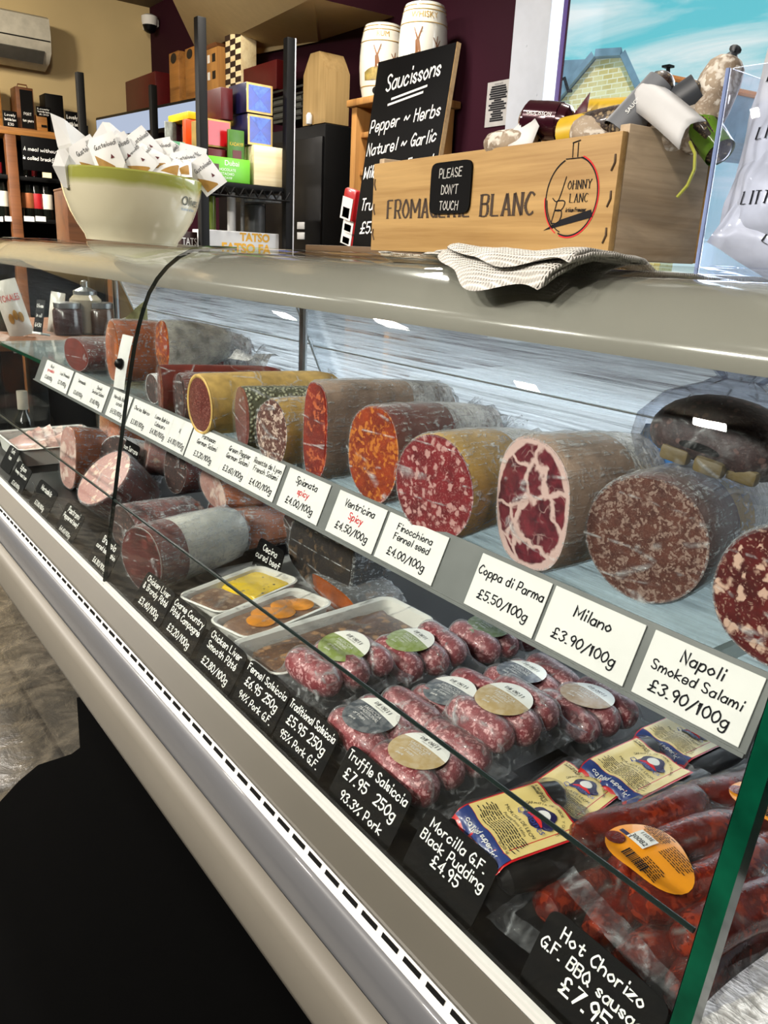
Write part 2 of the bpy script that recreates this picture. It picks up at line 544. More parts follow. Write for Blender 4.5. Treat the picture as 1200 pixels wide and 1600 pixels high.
mb = MB(); mb.box((-.15, 1.85, CH + .03), (5.1, 7.9, .06)); struct(mb.build('ceiling', M_ceil, smooth=0))
mb = MB(); mb.box((-.15, RYW + .05, CH / 2), (5.1, .1, CH)); struct(mb.build('wall_back', M_cream, smooth=0))
mb = MB(); mb.box((-.15, -2.15, CH / 2), (5.1, .1, CH)); struct(mb.build('wall_front', M_burg, smooth=0))
mb = MB(); mb.box((-2.75, 1.85, CH / 2), (.1, 7.9, CH)); struct(mb.build('wall_left', plain('wall_dark', '#1b1413', .8, spec=.1), smooth=0))
WY0, WY1, WZ0, WZ1 = .1, 2.25, 1.12, 2.62
mb = MB()
for (y0, y1, z0, z1) in ((-2.1, WY0, 0, CH), (WY1, RYW, 0, CH), (WY0, WY1, 0, WZ0), (WY0, WY1, WZ1, CH)):
    mb.box((RXW + .09, (y0 + y1) / 2, (z0 + z1) / 2), (.18, y1 - y0, z1 - z0))
struct(mb.build('wall_right', M_burg, smooth=0))
# sloping underside of the stair, against the dark wall
pts = [W(268, -4, x=1.9), W(490, -4, x=1.9), W(497, 65, x=2.28), W(405, 84, x=2.28), W(310, 85, x=2.28)]
mb = MB(); A = [mb.bm.verts.new(p) for p in pts]; B = [mb.bm.verts.new((RXW - .002, p.y, p.z + .01)) for p in pts]
mb.face(A); mb.face(B[::-1])
for i in range(5): mb.face([A[i], B[i], B[(i + 1) % 5], A[(i + 1) % 5]])
struct(mb.build('ceiling_slope', plain('slope_cream', '#b8a47a', .8, vary=.04), smooth=0))
# white pier and purple window
M_purple = plain('purple_frame', '#361a4c', .45, spec=.3)
M_wpier = plain('white_gloss_board', '#b4b9c2', .4, vary=.03)
PY0, PY1 = W(853, 100, x=RXW - .06).y, W(797, 100, x=RXW - .06).y
mb = MB(); mb.box((RXW - .03, (PY0 + PY1) / 2, (1.0 + CH) / 2), (.06, PY1 - PY0, CH - 1.0), .004)
for k in range(9): mb.tube([(RXW - .061, PY0 + .03 + .07 * (k % 2), 1.2 + k * .16), (RXW - .0595, PY0 + .03 + .07 * (k % 2), 1.2 + k * .16)], .004, 8)
struct(mb.build('trim_1', M_wpier))
mb = MB()
for y in (WY0 + .03, WY1 - .035): mb.box((RXW + .07, y, (WZ0 + WZ1) / 2), (.05, .07, WZ1 - WZ0), .006)
for z in (WZ0 + .03, WZ1 - .03): mb.box((RXW + .07, (WY0 + WY1) / 2, z), (.09, WY1 - WY0 - .14, .06), .006)
w1 = struct(mb.build('window_1', M_purple))
mb = MB(); mb.box((RXW + .075, (WY0 + WY1) / 2, (WZ0 + WZ1) / 2), (.006, WY1 - WY0 - .14, WZ1 - WZ0 - .12))
mb.build('window_pane', glassy('window_glass', '#ffffff', .02, .4), w1, smooth=0)
mb = MB(); mb.box((RXW - .04, (WY0 + WY1) / 2, WZ0 - .015), (.2, WY1 - WY0 + .05, .03), .006)
struct(mb.build('trim_2', M_wpier))
# roller at the head of the window
mb = MB(); mb.tube([(RXW - .02, WY0, 2.50), (RXW - .02, 1.98, 2.50)], .035, 14)
tag(mb.build('roller_blind', plain('blind_grey', '#1b1c1f', .5)), 'dark rolled-up blind at the top of the purple window', 'blind')

# houses across the road
def stone():
    m, t = newmat('pale_stone')
    v = t.coords()
    sx_ = t.n('ShaderNodeSeparateXYZ', None, Vector=v)
    sw = t.n('ShaderNodeCombineXYZ', None, X=sx_.outputs[1], Y=sx_.outputs[2])
    br = t.n('ShaderNodeTexBrick', None, Vector=sw.outputs[0], Scale=1.0, Mortar_Size=.012, Brick_Width=.26, Row_Height=.1,
             Color1=c4('#e8dba6'), Color2=c4('#c9b06a'), Mortar=c4('#efe9d2'))
    c = t.mix(t.ramp(t.noise(v, 3.0, 4), [(.4, 0.0), (.75, .5)]), br.outputs[0], '#f0e7c4')
    t.out(t.pbr(c, .85)); return m
M_stone = stone()
M_slate = plain('slate_roof', '#6f8aa0', .6, vary=.2, scale=3)
HX = 15.0
def hp(u, v, x=HX): return W(u, v, x=x)
def slab(mb, pts, vec):
    A = [mb.bm.verts.new(p) for p in pts]; B = [mb.bm.verts.new(p + vec) for p in pts]; n = len(pts)
    mb.face(A); mb.face(B[::-1])
    for i in range(n): mb.face([A[i], B[i], B[(i + 1) % n], A[(i + 1) % n]])
root = thing('house', 'pale stone gable house beyond the window, left of the two', 'house', (HX, hp(930, 150).y, 0))
off = -root.location
gab = [hp(850, 190), hp(932, 92), hp(972, 90), hp(1012, 178)]
dv = Vector((.83, .557, 0)) * 4
base = [Vector((HX, gab[3].y, 0)), Vector((HX, gab[0].y, 0))]
mb = MB(); slab(mb, gab + base, dv); mb.build('gable_wall', M_stone, root, smooth=0, loc=off)
mb = MB()
for (a, b) in ((gab[0], gab[1]), (gab[1], gab[2]), (gab[2], gab[3])):
    d = Vector((0, -(b.z - a.z), b.y - a.y)).normalized() * .14
    if d.z < 0: d = -d
    ov = Vector((-.2, -.1, 0))
    slab(mb, [a + ov, b + ov, b + d + ov, a + d + ov], dv)
mb.build('roof', M_slate, root, smooth=0, loc=off)
mb = MB(); q = [hp(862, 95, HX + 1), hp(925, 92, HX + 1), hp(925, 190, HX + 1), hp(862, 190, HX + 1)]
slab(mb, q, dv * .3); mb.build('lean_to_roof', M_slate, root, smooth=0, loc=off)
a = hp(872, 128, HX - .3); b = hp(893, 142, HX - .3)
mb = MB(); mb.tube([a, hp(882, 122, HX - .3), hp(888, 143, HX - .3), b], .035, 8); mb.build('gutter_bracket', M_black, root, loc=off)
root = thing('house', 'house with slate roof and orange ridge seen at the right of the window', 'house', (19, hp(1085, 150, 19).y, 0)); off = -root.location
def h2(u, v): return hp(u, v, 19)
dv = Vector((.87, .49, 0)) * 4
g2 = [h2(1028, 200), h2(1030, 135), h2(1044, 121), h2(1062, 140), h2(1062, 200)]
bs = [Vector((19, h2(1062, 200).y, 0)), Vector((19, h2(1028, 200).y, 0))]
mb = MB(); slab(mb, g2 + bs, dv); mb.build('wall', M_stone, root, smooth=0, loc=off)
mb = MB(); slab(mb, [h2(1046, 124), h2(1230, 160), h2(1230, 230), h2(1062, 215), h2(1062, 141)], dv); mb.build('roof', M_slate, root, smooth=0, loc=off)
mb = MB(); mb.tube([h2(1045, 121), h2(1235, 160)], .07, 8); mb.tube([h2(1045, 121), h2(1029, 136)], .05, 8); mb.build('ridge', plain('ridge_tile', '#d0793a', .7), root, loc=off)
mb = MB(); q = h2(1044, 124); mb.tube([q, h2(1044, 104)], .05, 8); mb.box(h2(1044, 104), (.22, .22, .05)); mb.build('chimney_pipe', M_black, root, loc=off)

# ------------------------------------------------------------ the deli counter
cnt = thing('deli_counter', 'long curved-glass chilled deli counter with grey front and cream bumper', 'deli counter', (.7, 1.1, 0))
off = -cnt.location
def Z(z): return CAMZ + z
Y0, Y1 = -.55, 2.42
M_grey = plain('counter_grey', '#616265', .38, vary=.04, scale=6, coat=.2)
M_bump = plain('bumper_cream', '#736e64', .45, vary=.04, scale=6)
M_ledge = plain('ledge_taupe', '#524e44', .42, vary=.05, scale=8)
M_vent = plain('vent_white', '#e6e6e2', .5, vary=.02)
M_canopy = plain('canopy_grey', '#8a877f', .16, vary=.05, scale=5, coat=.6)
M_deck = plain('deck_black', '#060607', .45, spec=.25)
mb = MB(); mb.extr([(.376, Z(-.655)), (.376, Z(-.545)), (1.06, Z(-.545)), (1.06, 0), (.66, 0), (.66, .12), (.61, .12), (.61, Z(-.67)), (.376, Z(-.655))][:-1], Y0, Y1)
mb.build('base_cabinet', M_black, cnt, smooth=0, loc=off)
mb = MB(); mb.extr([(.372, Z(-.538)), (.372, Z(-.545)), (1.06, Z(-.545)), (1.06, Z(-.53)), (.38, Z(-.53))], Y0, Y1); mb.build('deck', M_deck, cnt, smooth=0, loc=off)
mb = MB(); mb.extr([(.3655, Z(-.503)), (.3705, Z(-.503)), (.376, Z(-.545)), (.37, Z(-.545)), (.3655, Z(-.514))], Y0, Y1); mb.build('glass_sill', M_vent, cnt, smooth=0, loc=off)
mb = MB(); mb.extr([(.3640, Z(-.512)), (.3655, Z(-.546)), (.3395, Z(-.546)), (.3360, Z(-.5235)), (.3375, Z(-.5220))], Y0, Y1); mb.build('ledge', M_ledge, cnt, smooth=0, loc=off)
# vented strip with a row of slots
mb = MB(); mb.extr([(.3390, Z(-.5225)), (.3300, Z(-.5395)), (.3420, Z(-.5395))], Y0, Y1); vs = mb.build('vent_strip', M_vent, cnt, smooth=0, loc=off)
mb = MB(); y = Y0 + .02
nx, nz = -.0170, .0090; L_ = math.hypot(nx, nz); nx, nz = nx / L_, nz / L_
while y < Y1 - .03:
    cx, cz = .3345 + nx * .0008, Z(-.5310) + nz * .0008
    tx, tz = -.0090 / .0192 * .0022, -.0170 / .0192 * .0022
    mb.poly([(cx - tx, y, cz - tz), (cx - tx, y + .021, cz - tz), (cx + tx, y + .021, cz + tz), (cx + tx, y, cz + tz)])
    y += .0285
mb.build('slots', M_black, vs, smooth=0)
# rounded grey fascia
arc = [(.3295, -.5398), (.3250, -.545), (.3222, -.552), (.3212, -.562), (.3215, -.640), (.330, -.655), (.42, -.655), (.42, -.5398)]
mb = MB(); mb.extr([(x, Z(z)) for x, z in arc], Y0, Y1); mb.build('front_fascia', M_grey, cnt, loc=off, smooth=50)
bp = [(.3200, -.588), (.3105, -.5895), (.3040, -.595), (.3010, -.602), (.3000, -.648), (.3020, -.658), (.311, -.664), (.36, -.666), (.36, -.640), (.3216, -.636)]
mb = MB(); mb.extr([(x, Z(z)) for x, z in bp], Y0, Y1); mb.build('bumper', M_bump, cnt, loc=off, smooth=50)
# canopy / worktop the glass tucks under
cp = [(.498, -.060), (.497, -.052), (.502, -.042), (.513, -.030), (.530, -.018), (.55, -.009), (.575, -.005), (1.06, -.005), (1.06, -.035), (.84, -.060)]
mb = MB(); mb.extr([(x, Z(z)) for x, z in cp], Y0, Y1); mb.build('canopy', M_canopy, cnt, loc=off, smooth=50)
mb = MB(); mb.box((.72, (Y0 + Y1) / 2, Z(-.0625)), (.05, Y1 - Y0 - .1, .004), .001); mb.build('strip_light', glow('strip_glow', '#fff4e2', 1.6), cnt, loc=off)
# hinged curved glass panels
prof = [(.3700, -.508), (.3800, -.449), (.3905, -.388), (.4000, -.330), (.4090, -.278), (.4165, -.236), (.4240, -.198), (.4300, -.168), (.4360, -.140), (.4430, -.114), (.4510, -.090), (.4605, -.067), (.4735, -.047), (.4890, -.030), (.5070, -.016), (.5270, -.006), (.5480, -.001), (.572, .0), (.60, .0)]
def offs(pr, d):
    o = []
    for i, (x, z) in enumerate(pr):
        a = pr[max(i - 1, 0)]; b = pr[min(i + 1, len(pr) - 1)]
        tx, tz = b[0] - a[0], b[1] - a[1]; l = math.hypot(tx, tz)
        o.append((x + tz / l * d, z - tx / l * d))
    return o
inner = prof; outer = offs(prof, -.005)
for (a, b, nm) in ((.178, 1.1735, 'front glass panel'), (1.1765, 2.415, None)):
    mb = MB()
    g1 = [[mb.bm.verts.new((x, y, Z(z))) for y in (a, b)] for x, z in outer]
    g2 = [[mb.bm.verts.new((x, y, Z(z))) for y in (a, b)] for x, z in inner]
    n = len(prof)
    for i in range(n - 1):
        mb.mi = 0
        mb.face([g1[i][0], g1[i][1], g1[i + 1][1], g1[i + 1][0]]); mb.face([g2[i][0], g2[i + 1][0], g2[i + 1][1], g2[i][1]])
        mb.mi = 1
        for k in (0, 1): mb.face([g1[i][k], g1[i + 1][k], g2[i + 1][k], g2[i][k]])
    mb.mi = 0
    mb.face([g1[0][0], g2[0][0], g2[0][1], g1[0][1]]); mb.face([g1[-1][0], g1[-1][1], g2[-1][1], g2[-1][0]])
    gp = mb.build('front_glass', [M_glass, M_seam], cnt, loc=off, smooth=60)
    mb = MB(); mb.tube([(.3895, a + .002, Z(-.372)), (.3895, b - .002, Z(-.372))], .0019, 8); mb.build('seam', M_seam, gp)
# thick polished edge of the near panel
mb = MB(); q1 = offs(prof, .0075)[:-3]; q0 = outer[:-3]
g = [[[mb.bm.verts.new((x, y, Z(z))) for y in (.1655, .1775)] for x, z in q] for q in (q0, q1)]
for i in range(len(q0) - 1):
    for k in (0, 1): mb.face([g[0][i][k], g[0][i + 1][k], g[1][i + 1][k], g[1][i][k]])
    for s_ in (0, 1): mb.face([g[s_][i][0], g[s_][i + 1][0], g[s_][i + 1][1], g[s_][i][1]])
for i in (0, -1): mb.face([g[0][i][0], g[0][i][1], g[1][i][1], g[1][i][0]])
mb.build('glass_edge', M_edge, cnt, 'dark green polished glass edge', loc=off, smooth=60)
# far end glass
mb = MB(); mb.extr([(x + .004, Z(z - .006)) for x, z in prof] + [(.83, Z(-.06)), (1.02, Z(-.53)), (.376, Z(-.53))], Y1 - .012, Y1 - .006); mb.build('end_glass', M_glass, cnt, smooth=0, loc=off)
# glass shelf with its price rail
def gshelf():
    m, t = newmat('shelf_glass')
    lw = t.n('ShaderNodeLayerWeight', None, Blend=.5)
    f = t.math('ADD', t.math('MULTIPLY', t.math('POWER', lw.outputs['Facing'], 3.0), .75), .10, True)
    tr = t.n('ShaderNodeBsdfTransparent', None, Color=c4('#eef6f5'))
    gl = t.pbr('#8f9c9e', .06, 0, None, .8)
    t.out(t.n('ShaderNodeMixShader', None, i0=f, i1=tr.outputs[0], i2=gl).outputs[0]); return m
SZ = -.265
mb = MB(); mb.box((.654, (.19 + 2.38) / 2, Z(SZ - .004)), (.30, 2.19, .008)); sh = mb.build('glass_shelf', gshelf(), cnt, smooth=0, loc=off)
mb = MB(); mb.box((.5025, (.19 + 2.38) / 2, Z(SZ - .004)), (.003, 2.19, .0085)); mb.build('shelf_edge', M_edge, sh, smooth=0)
RB, RT = Vector((.4790, 0, Z(-.3035))), Vector((.5010, 0, Z(-.2520)))
e_up = (RT - RB).normalized(); e_n = Vector((-e_up.z, 0, e_up.x))
mb = MB()
q = [RB - e_up * .002, RT + e_up * .001, RT + e_up * .001 - e_n * .004, RB - e_up * .002 - e_n * .004]
mb.extr([(p.x, p.z) for p in q], .212, 1.945)
q = [RB - e_up * .002, RB + e_up * .001, RB + e_up * .001 + e_n * .003, RB - e_up * .002 + e_n * .003]
mb.extr([(p.x, p.z) for p in q], .212, 1.945)
mb.build('price_rail', plain('rail_grey', '#6c6f6e', .3), cnt, smooth=0, loc=off)
for y in (.28, 1.3, 2.3):
    mb = MB(); mb.tube([(.80, y, Z(-.53)), (.80, y, Z(-.062))], .008, 10); mb.box((.66, y, Z(SZ - .016)), (.28, .006, .014))
    mb.build('shelf_bracket', M_steel, cnt, loc=off)
# sliding perspex doors on the server's side
def perspex():
    m, t = newmat('scratched_perspex')
    n1 = t.noise(t.coords((30, 2.0, 90)), 2.0, 5, .65, .4)
    n2 = t.noise(t.coords((3, 5, 3)), 1.0, 3, .6, .5)
    f = t.math('ADD', t.ramp(n1, [(.38, .08), (.60, .75)]), t.math('MULTIPLY', n2, .12), True)
    tr = t.n('ShaderNodeBsdfTransparent', None, Color=c4('#f4f6f8'))
    tl = t.n('ShaderNodeBsdfTranslucent', None, Color=c4('#eef2f5'))
    gl = t.n('ShaderNodeBsdfGlossy', None, Color=c4('#eef2f5'), Roughness=.45)
    a = t.n('ShaderNodeMixShader', None, i0=.15, i1=tl.outputs[0], i2=gl.outputs[0])
    t.out(t.n('ShaderNodeMixShader', None, i0=f, i1=tr.outputs[0], i2=a.outputs[0]).outputs[0]); return m
M_pers = perspex()
M_lite = plain('door_edge', '#e8f0f2', .3)
for (a, b, dx) in ((Y0, 1.385, 0), (1.33, 2.40, .012)):
    T0, B0 = Vector((.822 + dx, 0, Z(-.062))), Vector((1.036 + dx, 0, Z(-.528)))
    mb = MB(); mb.extr([(T0.x, T0.z), (B0.x, B0.z), (B0.x + .005, B0.z), (T0.x + .005, T0.z)], a, b)
    dr = mb.build('sliding_door', M_pers, cnt, smooth=0, loc=off)
    h = T0 + (B0 - T0) * .24
    mb = MB(); mb.tube([(h.x - .003, a + .01, h.z), (h.x - .003, b - .01, h.z)], .0016, 6)
    yy = b if dx == 0 else b - .004
    mb.tube([(T0.x - .003, yy, T0.z), (B0.x - .003, yy, B0.z)], .0022, 6)
    mb.build('door_trim', M_lite, dr)
# flat black patch on the floor by the counter
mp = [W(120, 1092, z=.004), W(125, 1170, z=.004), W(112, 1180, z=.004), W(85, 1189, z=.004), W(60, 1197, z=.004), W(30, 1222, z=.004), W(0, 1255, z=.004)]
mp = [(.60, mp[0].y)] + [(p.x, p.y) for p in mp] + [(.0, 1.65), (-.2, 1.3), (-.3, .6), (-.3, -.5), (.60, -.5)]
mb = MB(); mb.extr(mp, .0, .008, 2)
tag(mb.build('floor_patch', plain('patch_black', '#020202', .9, spec=.05), smooth=0), 'large black patch with a curved corner on the floor along the counter', 'floor mat')
# worktop behind the counter
bt = thing('back_worktop', 'pale worktop under the purple window behind the counter', 'worktop', (2.0, 1.1, 0)); o2 = -bt.location
mb = MB(); mb.box((2.0, .85, .90), (.58, 2.5, .04), .004); mb.build('worktop', plain('worktop_blue', '#b4c2cc', .25, vary=.15, scale=6), bt, loc=o2)
mb = MB(); mb.box((2.03, .85, .46), (.5, 2.46, .84), .004); mb.box((2.05, .85, .02), (.44, 2.4, .05)); mb.build('cupboard_base', M_black, bt, loc=o2)

# ------------------------------------------------------------ food materials
def salami(name, meat, meat2, fat, scale=150, amount=.5, big=0.0, rough=.32, sharp=.08, warp=.35, coat=.25):
    m, t = newmat(name)
    v = t.coords(rnd=4.0)
    wv = t.n('ShaderNodeTexNoise', None, Vector=v, Scale=scale * .8, Detail=3.0).outputs[1]
    dv = t.n('ShaderNodeVectorMath', {'operation': 'SCALE'}, i0=wv, Scale=warp / scale * 3).outputs[0]
    v2 = t.n('ShaderNodeVectorMath', {'operation': 'ADD'}, i0=v, i1=dv).outputs[0]
    vo = t.n('ShaderNodeTexVoronoi', {'feature': 'F1'}, Vector=v2, Scale=scale, Randomness=1.0)
    sel = t.n('ShaderNodeSeparateColor', None, i0=vo.outputs['Color']).outputs[0]
    keep = t.math('GREATER_THAN', sel, 1 - amount)
    blob = t.ramp(vo.outputs['Distance'], [(.34, 1.0), (.34 + sharp + .1, 0.0)])
    f = t.math('MULTIPLY', keep, blob)
    vf = t.n('ShaderNodeTexVoronoi', {'feature': 'F1'}, Vector=v2, Scale=scale * 2.6)
    fine = t.math('MULTIPLY', t.ramp(vf.outputs['Distance'], [(.12, 1.0), (.4, 0.0)]), .45)
    f = t.math('MAXIMUM', f, fine)
    if big:
        vb = t.n('ShaderNodeTexVoronoi', {'feature': 'F1'}, Vector=v2, Scale=scale * .42)
        sb = t.math('GREATER_THAN', t.n('ShaderNodeSeparateColor', None, i0=vb.outputs['Color']).outputs[1], 1 - big)
        f = t.math('MAXIMUM', f, t.math('MULTIPLY', sb, t.ramp(vb.outputs['Distance'], [(.22, 1.0), (.34, 0.0)])))
    base = t.ramp(t.noise(v, scale * .35, 4, .6), [(.32, meat2), (.62, meat)])
    col = t.mix(f, base, fat)
    t.out(t.pbr(col, rough, 0.0, t.bump(t.noise(v2, scale * 2, 3), .25, .002), .5, coat)); return m
M_napoli = salami('napoli_face', '#5f1a1a', '#380e0e', '#c9a896', 120, .5, .3, warp=.6)
M_milano = salami('milano_face', '#5e382f', '#472823', '#8f786e', 260, .45, .06, warp=1.2, sharp=.3)
M_fino = salami('fennel_salami_face', '#82232a', '#5f151c', '#bb8e8a', 150, .42, .14, warp=.7, sharp=.15)
M_ventr = salami('orange_salami_face', '#983612', '#62160a', '#bf7028', 85, .5, .15, warp=1.8, sharp=.25)
M_spian = salami('red_salami_face', '#852013', '#520f0a', '#b85c34', 85, .42, .05, warp=1.6, sharp=.25)
M_roset = salami('brown_salami_face', '#5d3029', '#431f1b', '#cbb3a5', 190, .5, .1, warp=1.0, sharp=.2)
M_parm = salami('fine_salami_face', '#6a2f29', '#552420', '#93605a', 420, .5)
M_mort = salami('mortadella_face', '#ab756d', '#9d675f', '#d6b7a2', 60, .36, 0, .4, .1, .8)
M_saus = salami('raw_sausage', '#8a4046', '#6d2a31', '#c59496', 210, .45, .05, .28, .2, 1.0)
M_chorizo = salami('chorizo_meat', '#64170a', '#3a0b05', '#862c14', 70, .3, 0, .2, .4, 1.8)
M_dark = salami('dark_salami', '#3c211c', '#241310', '#6b4a40', 160, .3, 0, .6, coat=0.0)
M_pork = salami('cooked_pork', '#b78a80', '#96655c', '#d9c0b4', 30, .4, .2, .4, .3, 1.2)

def coppa():
    m, t = newmat('coppa_face')
    v = t.coords()
    wv = t.n('ShaderNodeTexNoise', None, Vector=v, Scale=45.0, Detail=3.0).outputs[1]
    v2 = t.n('ShaderNodeVectorMath', {'operation': 'ADD'}, i0=v, i1=t.n('ShaderNodeVectorMath', {'operation': 'SCALE'}, i0=wv, Scale=.028).outputs[0]).outputs[0]
    e = t.n('ShaderNodeTexVoronoi', {'feature': 'DISTANCE_TO_EDGE'}, Vector=v2, Scale=23.0)
    f = t.ramp(e.outputs[0], [(.03, 1.0), (.075, 0.0)])
    e2 = t.n('ShaderNodeTexVoronoi', {'feature': 'DISTANCE_TO_EDGE'}, Vector=v2, Scale=75.0)
    f2 = t.math('MULTIPLY', t.ramp(e2.outputs[0], [(.02, 1.0), (.08, 0.0)]), t.ramp(t.noise(v, 35.0, 2), [(.5, 0.0), (.7, .8)]))
    sp = t.n('ShaderNodeSeparateXYZ', None, Vector=v)
    rx = t.math('DIVIDE', sp.outputs[0], .0475); rz = t.math('DIVIDE', t.math('SUBTRACT', sp.outputs[2], .0605), .0605)
    rr = t.math('SQRT', t.math('ADD', t.math('MULTIPLY', rx, rx), t.math('MULTIPLY', rz, rz)))
    rim = t.ramp(t.math('ADD', rr, t.math('MULTIPLY', t.noise(v, 60.0, 2), .16)), [(.97, 0.0), (1.02, 1.0)])
    f = t.math('MAXIMUM', t.math('MAXIMUM', f, f2), rim)
    base = t.ramp(t.noise(v2, 60.0, 4, .6), [(.35, '#430f1c'), (.65, '#74222f')])
    t.out(t.pbr(t.mix(f, base, '#c9aca6'), .3, 0.0, t.bump(t.noise(v, 200.0, 3), .2, .002), .5, .3)); return m
M_coppa = coppa()
def peppery():
    m, t = newmat('pepper_crust')
    v = t.coords()
    vo = t.n('ShaderNodeTexVoronoi', {'feature': 'F1'}, Vector=v, Scale=170.0)
    col = t.ramp(vo.outputs['Distance'], [(.2, '#a5a68a'), (.6, '#4a4b38')])
    h = t.ramp(vo.outputs['Distance'], [(0.0, 1.0), (.6, 0.0)])
    t.out(t.pbr(col, .6, 0.0, t.bump(h, 1.0, .004))); return m
M_pepper = peppery()
M_rind = plain('parmesan_coat', '#c6a35c', .65, vary=.25, scale=60, bump=.4, bscale=260)
M_case = plain('pale_casing', '#a98f7c', .5, vary=.3, scale=35, bump=.3)
M_case_d = plain('dark_casing', '#5b3a38', .4, vary=.3, scale=40, bump=.3)
M_case_y = plain('yellow_casing', '#c19a45', .45, vary=.2, scale=30, bump=.2)
M_case_r = plain('red_casing', '#6d2b22', .35, vary=.3, scale=30, bump=.3)
M_silver = plain('silver_casing', '#b4b2aa', .35, vary=.55, scale=45, bump=.5, bscale=90)
M_orange = plain('orange_rind', '#a14e10', .25, vary=.45, scale=18, coat=.4)
M_film = film('cling_film', white='#cdd0d3', haze=.6, scale=190.0, stretch=(1, .07, 1), lo=.5, hi=.68, base=.09, rough=.1)
M_filmf = film('cling_film_face', haze=.08, scale=60.0, stretch=(.3, 1, 1.6), base=.012, edge=.12, lo=.58, hi=.75)
M_filmw = film('cling_film_bunched', haze=.95, scale=110.0, stretch=(.3, 1, .3), base=.2, lo=.4, hi=.6, white='#eceef0')
M_vac = film('vacuum_film', white='#b4b7ba', haze=.5, scale=60.0, stretch=(1, 1, 1), base=.05, edge=.5, rough=.06, lo=.54, hi=.70)
M_chfilm = film('chorizo_film', white='#6c6a68', haze=.2, scale=50.0, base=.04, edge=.35, rough=.05, lo=.56, hi=.72, lines=.6)
M_bag = film('polythene', white='#a9acb0', tint='#f2f4fa', haze=.2, scale=70.0, stretch=(1, .4, 1), base=.06, edge=.5, lo=.47, hi=.68)

def F(loc, th=0.0, yaw=0.0, roll=0.0):
    """rotation for something read from the customer's side: local x runs along the counter towards the door, local y up its slope"""
    R = Matrix((Vector((0, -1, 0)), Vector((math.cos(th), 0, math.sin(th))), Vector((-math.sin(th), 0, math.cos(th))))).transposed()
    R = Matrix.Rotation(yaw, 3, 'Z') @ R @ Matrix.Rotation(roll, 3, 'Y')
    return R.to_euler()
def smax(a, b, k): 
    h = max(k - abs(a - b), 0) / k
    return max(a, b) + h * h * k * .25
def wob(a, seed, amt): return 1 + amt * (math.sin(2 * a + seed) * .5 + math.sin(3 * a + seed * 2.3) * .35 + math.sin(5 * a + seed * 1.7) * .2)

def log_meat(label, cat, loc, a, b, L, face, casing, yaw=0.0, pitch=0.0, n=2.0, wobble=.03, seed=1.0, taper=.85, film_m=None, tail=True, group=None, name='salami', case_label=None, band=None, filmface=True, tilt=0.0, filmr=1.03, rim=None):
    """a cut sausage lying on the shelf: cut face towards the customer, wrapped in film"""
    o = thing(name, label, cat, loc, 0, group, F(loc, pitch, yaw))
    def P(ang, y, k=1.0):
        c, s_ = superd(ang, n); w = wob(ang, seed, wobble)
        return (c * a * w * k, y + tilt * s_ * b, b + s_ * b * w * k)
    def kk(v):  # radius along the body
        return 1 - (1 - taper) * v ** 2
    fk = .985 if rim is None else rim
    mb = MB(); mb.disc(lambda r, g: P(g, -.0004 - .0015 * (1 - r * r), r * fk), 6, 40); mb.build('cut_face', face, o)
    if rim:
        mb = MB(); mb.grid(lambda u, v: P(2 * PI * u, -.0008 - .0012 * math.sin(PI * v), rim + (.995 - rim) * v), 40, 5, cu=True); mb.build('rind', casing, o)
    prf = [(0.0, .985), (.01, 1.0)] + [(v, kk(v)) for v in (.12, .25, .4, .55, .7, .82)] + [(.92, kk(.9) * .9), (.97, kk(.9) * .68), (1.0, kk(.9) * .3)]
    mb = MB(); mb.grid(lambda u, v: P(u * 2 * PI, prf[round(v * (len(prf) - 1))][0] * L, prf[round(v * (len(prf) - 1))][1]), 36, len(prf), cu=True)
    mb.build('casing', casing, o, case_label)
    if band:
        for (q0, q1, bm_) in band:
            mb = MB(); mb.grid(lambda u, v: P(u * 2 * PI, (q0 + (q1 - q0) * v) * L, kk(q0 + (q1 - q0) * v) * 1.012), 36, 6, cu=True); mb.build('paper_band', bm_, o)
    if film_m is not None:
        rnd = random.Random(int(seed * 100))
        prf2 = [(-.004, .955), (-.005, .99), (.02, filmr)] + [(v, kk(v) * filmr) for v in (.1, .18, .26, .34, .42, .5, .58, .66, .74, .82)] + [(.9, kk(.9) * .95), (.98, .62), (1.04, .3), (1.1, .16), (1.16, .3), (1.22, .42)]
        if not tail: prf2 = prf2[:-3]
        ph = [rnd.uniform(0, 6.28) for _ in prf2]
        def FP(u, v):
            i = round(v * (len(prf2) - 1)); q, k = prf2[i]; g = u * 2 * PI
            cr = 1 + (.012 if q < .9 else .16) * (math.sin(9 * g + ph[i]) + math.sin(14 * g + ph[i - 1])) * .6
            if q < .05: cr = 1
            return P(g, q * L, k * cr)
        mb = MB(); mb.grid(FP, 44, len(prf2), cu=True); mb.build('cling_film', film_m, o, normals=True)
        if filmface:
            mb = MB(); mb.disc(lambda r, g: P(g, -.004 - .001 * (1 - r), r * .99), 3, 36); mb.build('film_face', M_filmf, o)
    return o

